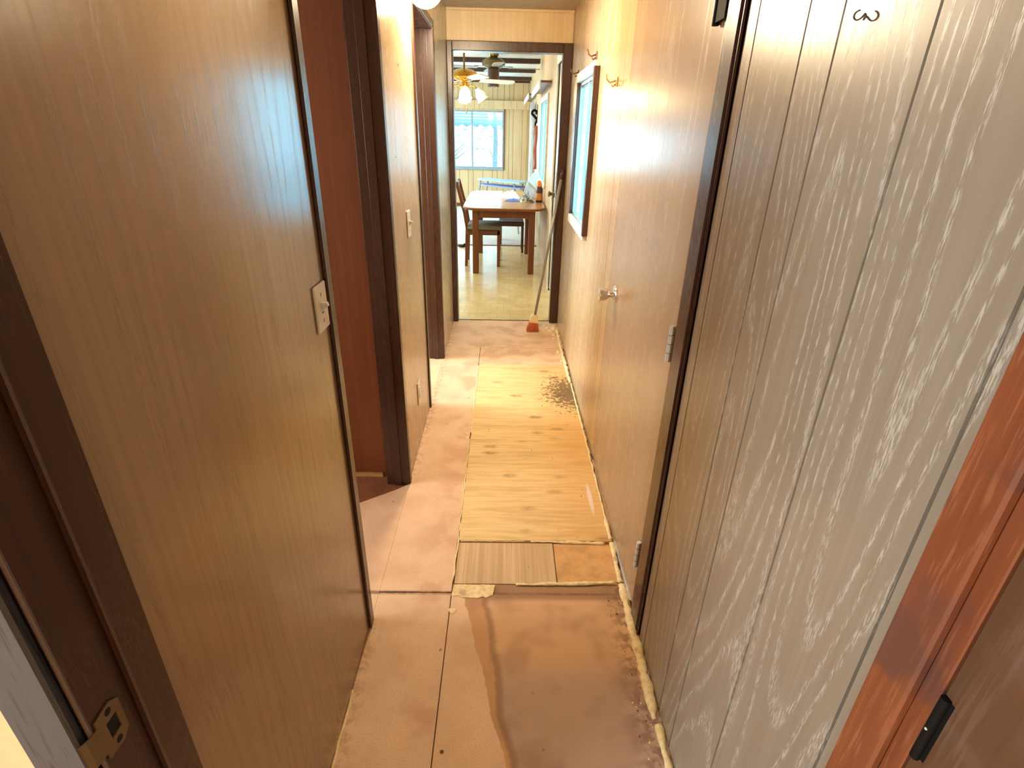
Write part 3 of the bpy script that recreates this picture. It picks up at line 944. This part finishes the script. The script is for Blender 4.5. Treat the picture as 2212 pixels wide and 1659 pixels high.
# boxed soffit band above the window
sb = onebox('trim_12', (XO + 0.06, YF - 0.115, 1.83), (XR - 0.002, YF - 0.001, 1.975), 'panel_light', None, 0.003)
bx = [-2.9, -2.3, -1.9, -1.4, -1.0, -0.8, -0.62, -0.52, -0.33, -0.24, -0.05, 0.1, 0.2, 0.38, XR - 0.004]
panels(sb, 'y', YF - 0.121, 0.0055, bx, 1.828, 1.973, 'panel_light', gap=0.006)
onebox('crown', (XO + 0.06, YF - 0.03, H2 - 0.05), (XR - 0.002, YF - 0.001, H2), 'dark', wf, 0.006)
bm = BM()
x0, x1, z0, z1 = WF
for a, b in (((x0, z0), (x0 + .03, z1)), ((x1 - .03, z0), (x1, z1)), ((x0 + .03, z0), (x1 - .03, z0 + .03)), ((x0 + .03, z1 - .03), (x1 - .03, z1)), ((-0.69, z0 + .03), (-0.655, z1 - .03)), ((-1.53, z0 + .03), (-1.495, z1 - .03))):
    box(bm, (a[0], YF - 0.004, a[1]), (b[0], YF + 0.05, b[1]), 0.002)
wd = struct('window_4', bm, 'mullion')
onebox('casing', (x1 - 0.002, YF - 0.022, z0 - 0.03), (x1 + 0.022, YF, 1.83), 'tablewood', wd, 0.003)
onebox('casing', (x0 - 0.022, YF - 0.022, z0 - 0.03), (x0 + 0.002, YF, 1.83), 'tablewood', wd, 0.003)
onebox('sill', (x0 + 0.002, YF - 0.03, z0 - 0.03), (x1 - 0.002, YF, z0 + 0.002), 'mullion', wd, 0.003)
onebox('pane', (x0 + .025, YF + 0.02, z0 + .025), (-1.505, YF + 0.024, z1 - .025), 'clearglass', wd)
onebox('pane', (-1.52, YF + 0.036, z0 + .025), (-0.665, YF + 0.040, z1 - .025), 'clearglass', wd)
onebox('pane', (-0.68, YF + 0.028, z0 + .025), (x1 - .025, YF + 0.032, z1 - .025), 'clearglass', wd)
onebox('baseboard_far', (XO + 0.06, YF - 0.012, 0.0), (XR - 0.004, YF - 0.0005, 0.07), 'tablewood', None, 0.003)


# ------------------------------------------------------------------ switches and outlet
def wall_plate(name, label, cat, loc, w, h, toggle):
    t = thing(name, label, cat, loc)
    bm = BM()
    box(bm, (0, -w / 2, -h / 2), (0.0055, w / 2, h / 2), 0.0022)
    obj('cover_plate', bm, 'white', t)
    if toggle:
        bm = BM()
        prism(bm, [(0.005, -0.005, 0.012), (0.018, -0.004, 0.012), (0.020, -0.004, 0.004), (0.005, -0.005, -0.008)], (0, 0.0095, 0))
        obj('toggle', bm, 'white', t)
        bm = BM()
        box(bm, (0.0054, -0.0055, -0.013), (0.0058, 0.0055, -0.010))
        obj('toggle_slot', bm, 'void', t)
        zs = (0.030, -0.030)
    else:
        zs = (0.0,)
        for zz in (0.020, -0.020):
            bm = BM()
            lathe(bm, [(0.0165, 0), (0.0165, 0.002), (0, 0.002)], 16, Matrix.Translation((0.0055, 0, zz)) @ Matrix.Rotation(PI / 2, 4, 'Y'))
            rc = obj('receptacle', bm, 'white', t)
            for yy in (-0.006, 0.006):
                bm = BM()
                box(bm, (0.0074, yy - 0.001, zz - 0.004), (0.0078, yy + 0.001, zz + 0.004))
                obj('slot', bm, 'void', rc)
    for zz in zs:
        bm = BM()
        box(bm, (0.0054, -0.0022, zz - 0.0040), (0.0060, 0.0022, zz + 0.0040), 0.0002)
        obj('screw', bm, 'oldbrass', t)
    return t


wall_plate('light_switch', 'white toggle switch plate on the near brown wall beside the first doorway', 'light switch', (XL, 1.172, 1.080), 0.076, 0.107, True)
wall_plate('light_switch', 'small bright switch plate on the pale panel between the two left doorways', 'light switch', (XL, 2.375, 1.080), 0.070, 0.110, True)
wall_plate('power_outlet', 'white power outlet low on the pale panel between the two left doorways', 'outlet', (XL, 2.385, 0.268), 0.066, 0.118, False)

for (y, z, l, a) in ((2.14, 1.700, 0.016, 0.1), (2.36, 1.668, 0.014, -0.15), (2.50, 1.408, 0.014, 0.0), (2.19, 1.352, 0.018, 0.0)):
    bm = BM()
    tube(bm, [(XL + 0.0006, y - l / 2, z - l * a), (XL + 0.0012, y, z), (XL + 0.0006, y + l / 2, z + l * a)], 0.0008, 5)
    obj('staple', bm, 'void', wl)

# ------------------------------------------------------------------ corridor lamp
t = thing('ceiling_lamp', 'lit round globe lamp hanging below the corridor ceiling', 'lamp', (-0.335, 2.62, H1))
bm = BM()
lathe(bm, [(0.0, 0), (0.062, 0), (0.060, -0.02), (0.045, -0.034), (0.020, -0.040), (0.018, -0.13), (0.040, -0.14), (0.042, -0.165), (0.03, -0.165)], 28)
obj('canopy', bm, 'brass', t, smooth=35)
bm = BM()
sphere(bm, (0, 0, -0.222), 0.072, 28, 18)
obj('glass_globe', bm, 'globe', t, smooth='all')


# ------------------------------------------------------------------ ceiling fans
def fan(name, label, loc, rod, metal, blade_ang, tilt, R=0.66, kit=True, nb=5):
    t = thing(name, label, 'ceiling fan', loc)
    zc = -rod
    bm = BM()
    lathe(bm, [(0.0, 0), (0.068, 0), (0.066, -0.025), (0.030, -0.075), (0.014, -0.085), (0.0, -0.085)], 24)
    obj('canopy', bm, metal, t, smooth=35)
    if rod > 0.12:
        bm = BM()
        tube(bm, [(0, 0, -0.08), (0, 0, zc)], 0.011, 10)
        obj('down_rod', bm, 'oldbrass', t)
    bm = BM()
    lathe(bm, [(0.0, zc + 0.02), (0.03, zc + 0.015), (0.10, zc + 0.0), (0.145, zc - 0.03), (0.147, zc - 0.075), (0.11, zc - 0.10), (0.06, zc - 0.115), (0.0, zc - 0.115)], 32)
    obj('motor_housing', bm, metal, t, smooth=30)
    for k in range(nb):
        a = blade_ang + k * 2 * PI / nb
        m = rotz(a) @ Matrix.Translation((0, 0, zc - 0.10)) @ Matrix.Rotation(tilt, 4, 'X')
        bm = BM()
        out = [(0.20, -0.045), (0.30, -0.058), (R - 0.05, -0.068), (R - 0.015, -0.05), (R, -0.02), (R, 0.02), (R - 0.015, 0.05), (R - 0.05, 0.068), (0.30, 0.058), (0.20, 0.045)]
        prism(bm, [m @ Vector((p[0], p[1], -0.004)) for p in out], m.to_3x3() @ Vector((0, 0, 0.008)))
        b = obj('blade', bm, 'blade' if kit else 'greyblade', t)
        bm = BM()
        m2 = rotz(a) @ Matrix.Translation((0, 0, zc - 0.094))
        pts = [(0.09, -0.014), (0.17, -0.012), (0.22, -0.035), (0.25, -0.02), (0.25, 0.02), (0.22, 0.035), (0.17, 0.012), (0.09, 0.014)]
        prism(bm, [m2 @ Vector((p[0], p[1], 0.006)) for p in pts], (0, 0, 0.004))
        obj('blade_bracket', bm, metal, b)
    if kit:
        bm = BM()
        lathe(bm, [(0.0, zc - 0.115), (0.045, zc - 0.12), (0.050, zc - 0.17), (0.035, zc - 0.20), (0.0, zc - 0.205)], 20)
        obj('light_kit_body', bm, metal, t, smooth=30)
        for k in range(4):
            a = -PI / 2 + 0.10 + k * PI / 2
            d = Vector((math.cos(a), math.sin(a), 0))
            p0 = d * 0.04 + Vector((0, 0, zc - 0.17))
            p1 = d * 0.115 + Vector((0, 0, zc - 0.165))
            p2 = d * 0.145 + Vector((0, 0, zc - 0.19))
            bm = BM()
            tube(bm, [p0, d * 0.08 + Vector((0, 0, zc - 0.155)), p1, p2], 0.008, 8)
            ar = obj('light_arm', bm, metal, t, smooth='all')
            ax = Vector((d.x * 0.55, d.y * 0.55, -0.83)).normalized()
            m = Matrix.Translation(p2) @ ax.to_track_quat('Z', 'Y').to_matrix().to_4x4()
            lit = k == 0
            bm = BM()
            lathe(bm, [(0.02, -0.005), (0.028, 0.0), (0.030, 0.02), (0.055, 0.05), (0.062, 0.085), (0.055, 0.105), (0.068, 0.13), (0.072, 0.135)], 32, m,
                  lambda q, i: 1 + (0.10 if i > 5 else 0.0) * math.sin(q * 2 * PI * 6))
            obj('tulip_shade', bm, 'bulb' if lit else 'shade', ar, smooth='all', **({'label': 'lit tulip shade'} if lit else {}))
        bm = BM()
        tube(bm, [(0.02, -0.03, zc - 0.2), (0.022, -0.032, zc - 0.42)], 0.002, 6)
        sphere(bm, (0.022, -0.032, zc - 0.43), 0.009, 8, 6, (1, 1, 1.8))
        obj('pull_chain', bm, metal, t)
    else:
        bm = BM()
        lathe(bm, [(0.0, zc - 0.11), (0.072, zc - 0.115), (0.074, zc - 0.20), (0.074, zc - 0.31), (0.066, zc - 0.312), (0.0, zc - 0.29)], 32, None,
              lambda q, i: 1.0)
        for v in bm.verts:
            if v.co.z < zc - 0.305:
                v.co.z += 0.006 * math.sin(math.atan2(v.co.y, v.co.x) * 8)
        obj('light_shade', bm, 'dark', t, smooth=35)
    return t


fan('ceiling_fan', 'polished brass fan on a rod with tulip lights, one lit, over the dining table', (-0.488, 7.05, H2), 0.265, 'brass', math.radians(24), math.radians(-12), R=0.63, nb=4)
fan('ceiling_fan', 'dull bronze fan close to the ceiling with a dark cylinder shade below', (-0.172, 7.9, H2), 0.06, 'oldbrass', math.radians(8), math.radians(5), R=0.60, kit=False, nb=4)

# ------------------------------------------------------------------ dining table
t = thing('dining_table', 'honey wooden dining table with clipped corners by the right wall', 'table', (-0.010, 6.72, 0))
hw, hl, zt = 0.440, 0.90, 0.716
out = []
for (cx_, cy_, a0) in ((hw - 0.16, hl - 0.22, 0), (-(hw - 0.16), hl - 0.22, 90), (-(hw - 0.16), -(hl - 0.22), 180), (hw - 0.16, -(hl - 0.22), 270)):
    for k in range(7):
        a = math.radians(a0 + 90 * k / 6)
        out.append((cx_ + 0.16 * math.cos(a) * (1.0), cy_ + 0.22 * math.sin(a), zt - 0.026))
bm = BM()
prism(bm, out, (0, 0, 0.026))
es = [e for e in bm.edges if abs(e.verts[0].co.z - e.verts[1].co.z) < 1e-4]
bmesh.ops.bevel(bm, geom=es, offset=0.004, segments=2, affect='EDGES')
top = obj('tabletop', bm, 'tabletop', t)
bm = BM()
prism(bm, [(p[0] * 1.0 + (0.003 if p[0] > 0 else -0.003), p[1] + (0.003 if p[1] > 0 else -0.003), zt - 0.022) for p in out], (0, 0, 0.014))
obj('edge_band', bm, 'tablewood', top)
for lx, ly in ((-0.305, -0.75), (0.305, -0.75), (-0.305, 0.36), (0.305, 0.34)):
    bm = BM()
    box(bm, (lx - 0.033, ly - 0.033, 0), (lx + 0.033, ly + 0.033, zt - 0.026), 0.006)
    obj('leg', bm, 'tablewood', t)
for a, b in (((-0.272, -0.765, 0.60), (0.272, -0.74, zt - 0.026)), ((-0.272, 0.34, 0.60), (0.272, 0.365, zt - 0.026)), ((-0.32, -0.717, 0.60), (-0.295, 0.327, zt - 0.026)), ((0.295, -0.717, 0.60), (0.32, 0.307, zt - 0.026))):
    bm = BM()
    box(bm, a, b, 0.002)
    obj('apron', bm, 'tablewood', t)


# ------------------------------------------------------------------ dining chairs (built facing +X, seat front at x = +)
def chair(label, loc, rz, zs=0.435):
    t = thing('dining_chair', label, 'chair', loc, rz, 'dining chairs at the table')
    w = 0.20
    bm = BM()
    box(bm, (-0.19, -w, zs - 0.075), (0.19, w, zs - 0.02), 0.006)
    obj('seat_frame', bm, 'tablewood', t)
    bm = BM()
    box(bm, (-0.19, -w - 0.005, zs - 0.02), (0.20, w + 0.005, zs + 0.036), 0.018)
    bmesh.ops.subdivide_edges(bm, edges=bm.edges[:], cuts=1, use_grid_fill=True)
    obj('seat_cushion', bm, 'cushion', t, smooth='all')
    for s in (-1, 1):
        bm = BM()
        pts = [(-0.205, s * (w - 0.02), 0.0), (-0.190, s * (w - 0.02), zs), (-0.215, s * (w - 0.02), zs + 0.16), (-0.30, s * (w - 0.02), 0.93)]
        vs = []
        for i, (px, py, pz) in enumerate(pts):
            d = 0.016
            vs.append([bm.verts.new((px + a * d, py + b * 0.014, pz)) for a, b in ((-1, -1), (1, -1), (1, 1), (-1, 1))])
        for i in range(3):
            for k in range(4):
                bm.faces.new((vs[i][k], vs[i][(k + 1) % 4], vs[i + 1][(k + 1) % 4], vs[i + 1][k]))
        bm.faces.new(vs[0][::-1])
        bm.faces.new(vs[-1])
        obj('back_post', bm, 'tablewood', t)
        bm = BM()
        box(bm, (0.155, s * w - s * 0.04, 0), (0.19, s * w, zs - 0.02), 0.004)
        obj('leg', bm, 'tablewood', t)
    for z0, z1, x_ in ((0.86, 0.925, -0.295), (0.66, 0.70, -0.247)):
        bm = BM()
        box(bm, (x_ - 0.010, -w + 0.03, z0), (x_ + 0.008, w - 0.03, z1), 0.004)
        obj('back_rail', bm, 'tablewood', t)
    for k in range(3):
        y = -0.09 + 0.09 * k
        bm = BM()
        tube(bm, [(-0.247, y, 0.69), (-0.295, y, 0.87)], 0.008, 6)
        obj('spindle', bm, 'tablewood', t)
    return t


chair('wooden chair with grey padded seat tucked under the left side of the table', (-0.240, 6.48, 0), 0.0)
chair('wooden chair pushed in from the right wall beyond the far end of the table', (0.115, 7.86, 0), PI)

t = thing('stool', 'low dark wooden stool pushed under the dining table beside the padded chair', 'stool', (0.085, 7.25, 0))
bm = BM()
box(bm, (-0.165, -0.15, 0.335), (0.165, 0.15, 0.395), 0.010)
obj('seat', bm, 'dark', t)
for sx in (-1, 1):
    for sy in (-1, 1):
        bm = BM()
        box(bm, (sx * 0.150 - 0.013, sy * 0.135 - 0.013, 0.0), (sx * 0.150 + 0.013, sy * 0.135 + 0.013, 0.336), 0.003)
        obj('leg', bm, 'dark', t)

# ------------------------------------------------------------------ things on the table
zt = 0.716


def blob_cloth(name, label, cat, mat, loc, sx, sy, h, seed, grid=22, parent=None):
    bm = BM()
    vs = {}
    for i in range(grid + 1):
        for j in range(grid + 1):
            u, v = i / grid * 2 - 1, j / grid * 2 - 1
            # round the square into a lump
            uu, vv = u * math.sqrt(1 - v * v / 2), v * math.sqrt(1 - u * u / 2)
            r = min(1.0, math.hypot(uu, vv))
            e = 1 + 0.22 * noise.noise(Vector((uu * 1.3, vv * 1.3, seed)))
            k = max(0.0, 1 - r ** 2.2)
            z = h * k * (0.62 + 0.75 * abs(noise.noise(Vector((uu * 2.6, vv * 2.6, seed + 3))))) + 0.35 * h * k * noise.noise(Vector((uu * 6, vv * 6, seed)))
            vs[i, j] = bm.verts.new((uu * sx * e, vv * sy * e, max(0.0025, z + 0.0025)))
    for i in range(grid):
        for j in range(grid):
            bm.faces.new((vs[i, j], vs[i + 1, j], vs[i + 1, j + 1], vs[i, j + 1]))
    r = bmesh.ops.extrude_face_region(bm, geom=bm.faces[:])
    for v in [e for e in r['geom'] if isinstance(e, bmesh.types.BMVert)]:
        pass
    for v in vs.values():
        v.co.z = max(0.0, v.co.z - 0.0025)
    o = obj(name, bm, mat, None, smooth='all')
    o.location = loc
    o['label'], o['category'] = label, cat
    return o


blob_cloth('folded_cloth', 'blue cloth lying on the table in front of the white cloth', 'cloth', 'bluecloth', (0.085, 6.50, zt), 0.085, 0.06, 0.030, 1.0)
blob_cloth('crumpled_cloth', 'white cloth heaped on the middle of the dining table', 'cloth', 'whitecloth', (0.06, 6.86, zt), 0.12, 0.20, 0.085, 5.0)
blob_cloth('plastic_bag', 'crumpled grey-green clear bag beside the bottle on the table', 'bag', 'bagplastic', (0.245, 6.42, zt), 0.080, 0.070, 0.115, 9.0)
t = thing('spray_bottle', 'dark bottle with orange cap and amber label at the right end of the table', 'bottle', (0.388, 6.44, zt))
bm = BM()
lathe(bm, [(0.0, 0.0), (0.036, 0.0), (0.038, 0.006), (0.038, 0.135), (0.034, 0.16), (0.026, 0.172), (0.0, 0.172)], 24)
obj('body', bm, 'bottlebrown', t, smooth=35)
bm = BM()
lathe(bm, [(0.0383, 0.025), (0.0388, 0.03), (0.0388, 0.095), (0.0383, 0.10)], 24)
obj('paper_label', bm, 'bottlelabel', t, smooth=35)
bm = BM()
lathe(bm, [(0.027, 0.168), (0.030, 0.170), (0.030, 0.215), (0.024, 0.232), (0.0, 0.235)], 24)
obj('cap', bm, 'orangecap', t, smooth=35)

# pale translucent bag standing up behind the bottle: fan of two panels with a strap
t = thing('tote_bag', 'pale blue plastic bag standing up behind the bottle', 'bag', (0.345, 6.80, zt))
bm = BM()
prof = [(-0.13, 0.0), (0.085, 0.0), (0.090, 0.10), (0.05, 0.30), (-0.015, 0.28), (-0.085, 0.16)]
prism(bm, [(p[0], -0.02 - 0.02 * math.sin(p[1] * 8), p[1]) for p in prof], (0.0, 0.055, 0))
obj('bag_body', bm, 'palebag', t)
bm = BM()
prism(bm, [(-0.070, -0.048, 0.195), (-0.045, -0.044, 0.225), (0.085, -0.044, 0.095), (0.085, -0.046, 0.055)], (0, 0.004, 0))
obj('strap', bm, 'white', t)
bm = BM()
tube(bm, [(-0.135, -0.024, 0.0), (-0.09, -0.045, 0.16), (-0.018, -0.04, 0.285), (0.045, -0.035, 0.305)], 0.007, 8)
obj('rim', bm, 'white', t, smooth='all')

# ------------------------------------------------------------------ folding board beyond the table
t = thing('ironing_board', 'pale blue ironing board standing beyond the dining table', 'board', (0, 0, 0))
a, b = Vector((-0.43, 9.10, 0.742)), Vector((0.30, 8.62, 0.735))
d = (b - a).normalized()
s = Vector((-d.y, d.x, 0)).normalized()
L = (b - a).length
out = []
for (u, v) in ((0.0, -0.03), (0.03, -0.07), (0.18, -0.14), (L, -0.17), (L + 0.02, -0.1), (L + 0.02, 0.1), (L, 0.17), (0.18, 0.14), (0.03, 0.07), (0.0, 0.03)):
    out.append(a + d * u + s * v)
bm = BM()
prism(bm, out, (0, 0, 0.022))
obj('top', bm, 'bluetop', t)
bm = BM()
prism(bm, [p + Vector((0.02, -0.02, -0.075)) for p in out[1:9]], (0, 0, 0.02))
obj('under_shelf', bm, 'lavender', t)
for u, v, lean in ((0.12, -0.10, -0.14), (0.12, 0.10, -0.14), (L - 0.12, -0.12, 0.1), (L - 0.12, 0.12, 0.1)):
    p = a + d * u + s * v
    q = p + d * lean
    bm = BM()
    tube(bm, [(p.x, p.y, p.z), (q.x, q.y, 0.0)], 0.013, 8)
    obj('leg', bm, 'mullion', t)

# ------------------------------------------------------------------ broom in the doorway
t = thing('broom', 'broom with grey handle and orange bristles leaning in the living room doorway', 'broom', (0, 0, 0))
p0, p1 = Vector((0.250, 4.12, 0.085)), Vector((0.425, 4.245, 1.20))
bm = BM()
tube(bm, [p0, p0.lerp(p1, 0.5), p1], [0.010, 0.0115, 0.0115], 12)
obj('handle', bm, 'grey', t, smooth='all')
bm = BM()
tube(bm, [p1 - (p1 - p0).normalized() * 0.07, p1 + (p1 - p0).normalized() * 0.008], [0.0125, 0.0135], 12)
obj('handle_grip', bm, 'dark', t, smooth='all')
dn = (p1 - p0).normalized()
m = Matrix.Translation(p0) @ Matrix.Rotation(0.12, 4, 'Y')
bm = BM()
vs = []
for (z, w, th) in ((0.035, 0.016, 0.014), (0.015, 0.030, 0.018), (-0.020, 0.034, 0.022), (-0.032, 0.034, 0.024)):
    vs.append([bm.verts.new(m @ Vector((sx * w, sy * th, z))) for sx, sy in ((-1, -1), (1, -1), (1, 1), (-1, 1))])
for i in range(3):
    for k in range(4):
        bm.faces.new((vs[i][k], vs[i][(k + 1) % 4], vs[i + 1][(k + 1) % 4], vs[i + 1][k]))
bm.faces.new(vs[0])
bm.faces.new(vs[-1][::-1])
obj('head_cap', bm, 'broomcap', t)
bm = BM()
rb = random.Random(11)
for i in range(11):
    for j in range(5):
        u, v = (i / 10 - 0.5) * 0.062, (j / 4 - 0.5) * 0.042
        q = m @ Vector((u, v, -0.03))
        e = Vector((q.x + u * 0.45 - 0.012 + rb.uniform(-.003, .003), q.y - 0.05 + v * 0.5 + rb.uniform(-.003, .003), 0.003))
        tube(bm, [q, q.lerp(e, 0.5) + Vector((0, 0.004, 0)), e], [0.0042, 0.0048, 0.0040], 5)
obj('bristles', bm, 'bristle', t, kind='stuff')

# ------------------------------------------------------------------ hook and strap between the living room windows
t = thing('wall_hook', 'black iron hook on the right wall between the living room windows', 'hook', (XR, 8.62, 1.66))
bm = BM()
box(bm, (-0.008, -0.02, -0.10), (0, 0.02, 0.14), 0.003)
obj('back_plate', bm, 'black', t)
bm = BM()
pts = []
for k in range(15):
    a = PI * 1.05 * k / 14
    pts.append((-0.045 - 0.036 * math.cos(a), 0.0, 0.02 + 0.045 * math.sin(a)))
tube(bm, [(-0.004, 0, -0.05)] + pts, 0.017, 8)
obj('hook_arm', bm, 'black', t, smooth='all')
bm = BM()
tube(bm, [(-0.006, 0, -0.06), (-0.024, 0, -0.10), (-0.03, 0, -0.16)], 0.014, 8)
obj('hook_arm', bm, 'black', t, smooth='all')
bm = BM()
vs = []
for k in range(13):
    z = 1.52 - k * 0.045
    w = 0.035 + 0.006 * math.sin(k * 1.1)
    x_ = XR - 0.022 + 0.004 * math.sin(k * 0.7)
    vs.append([bm.verts.new((x_ - 0.012, 7.93 - 0.012, z)), bm.verts.new((x_ - 0.012 - w, 7.93 - 0.008, z)), bm.verts.new((x_ - 0.012 - w, 7.93 + 0.010, z)), bm.verts.new((x_ - 0.005, 7.93 + 0.012, z))])
for i in range(12):
    for k in range(4):
        bm.faces.new((vs[i][k], vs[i][(k + 1) % 4], vs[i + 1][(k + 1) % 4], vs[i + 1][k]))
bm.faces.new(vs[0])
bm.faces.new(vs[-1][::-1])
o = obj('hanging_strap', bm, 'red', None, smooth='all')
o['label'], o['category'] = 'faded red strap hanging down the right wall beside the window', 'strap'
# white curtain pulled to the side of the farther window
bm = BM()
pts = []
for k in range(41):
    y = 9.0 + 0.42 * k / 40
    pts.append((XR - 0.05 + 0.018 * math.sin(k * 1.25), y))
rows = []
for z in (1.85, 1.4, 0.9, 0.55):
    rows.append([bm.verts.new((p[0] - 0.01 * (1.85 - z), p[1], z)) for p in pts])
for i in range(3):
    for k in range(40):
        bm.faces.new((rows[i][k], rows[i][k + 1], rows[i + 1][k + 1], rows[i + 1][k]))
bmesh.ops.solidify(bm, geom=bm.faces[:], thickness=0.002)
o = obj('curtain', bm, 'sheer', None, smooth='all')
o['label'], o['category'] = 'white curtain hanging on the right wall beyond the red strap', 'curtain'

# dark slipper left of the chair
bm = BM()
sphere(bm, (0, 0, 0.014), 1.0, 14, 8, (0.075, 0.035, 0.014))
for v in bm.verts:
    if v.co.x > 0.02:
        v.co.z *= 1.9
o = obj('slipper', bm, 'void', None, smooth='all')
o.location = (-0.57, 7.42, 0)
o['label'], o['category'] = 'small dark slipper on the floor left of the dining chair', 'slipper'

# ------------------------------------------------------------------ outside
onebox('ground', (-14, -8, -0.75), (16, 34, -0.65), 'snow')
t = thing('porch_awning', 'pale slatted awning with scalloped edge outside the far window', 'awning', (-1.2, YF + 0.35, 0))
for k in range(7):
    bm = BM()
    m = Matrix.Translation((0, 0.10 * k, 1.98 - 0.055 * k)) @ Matrix.Rotation(math.radians(-20), 4, 'X')
    box(bm, (-1.95, 0, 0), (1.95, 0.085, 0.018), 0.003)
    bm.transform(m)
    obj('slat', bm, 'awning', t)
bm = BM()
pts = [(-1.95, 0.72, 1.64)]
pts2 = []
for k in range(225):
    x_ = -1.95 + 3.9 * k / 224
    pts2.append((x_, 0.72, 1.56 - 0.05 * abs(math.sin((x_ + 1.95) * PI / 0.20))))
prism(bm, pts + [(1.95, 0.72, 1.64)] + pts2[::-1], (0, 0.01, 0))
obj('scalloped_fringe', bm, 'awning', t)
for xx in (-1.9, 1.9):
    bm = BM()
    tube(bm, [(xx, 0.72, 1.64), (xx, 0.72, -0.65)], 0.03, 8)
    obj('post', bm, 'awning', t)


def tree(label, loc, h, seed):
    t = thing('garden_tree', label, 'tree', loc)
    rr = random.Random(seed)
    bm = BM()
    tube(bm, [(0, 0, 0), (0.05, 0, h * 0.5), (0, 0.05, h)], [0.10, 0.07, 0.02], 8)
    for k in range(9):
        z = h * rr.uniform(0.3, 0.95)
        a = rr.uniform(0, 2 * PI)
        l = rr.uniform(0.4, 0.9)
        tube(bm, [(0, 0, z), (math.cos(a) * l * 0.5, math.sin(a) * l * 0.5, z + 0.15), (math.cos(a) * l, math.sin(a) * l, z + 0.35)], [0.03, 0.02, 0.008], 6)
    obj('trunk', bm, 'bark', t)
    bm = BM()
    for k in range(420):
        z = h * rr.uniform(0.3, 1.05)
        a = rr.uniform(0, 2 * PI)
        l = rr.uniform(0.15, 1.0)
        p = Vector((math.cos(a) * l, math.sin(a) * l, z))
        q = Matrix.Rotation(rr.uniform(0, 6.28), 3, 'Z') @ Matrix.Rotation(rr.uniform(-1, 1), 3, 'X')
        sz = rr.uniform(0.03, 0.08)
        vs = [bm.verts.new(p + q @ Vector(c) * sz) for c in ((-1, 0, 0), (0, -0.5, 0), (1, 0, 0), (0, 0.5, 0.1))]
        bm.faces.new(vs)
    obj('foliage', bm, 'leaf', t, kind='stuff')


tree('pale leafy garden tree outside the left half of the far window', (-1.55, 15.5, -0.65), 3.2, 4)
tree('pale leafy garden tree outside the right half of the far window', (-0.35, 17.2, -0.65), 3.6, 9)
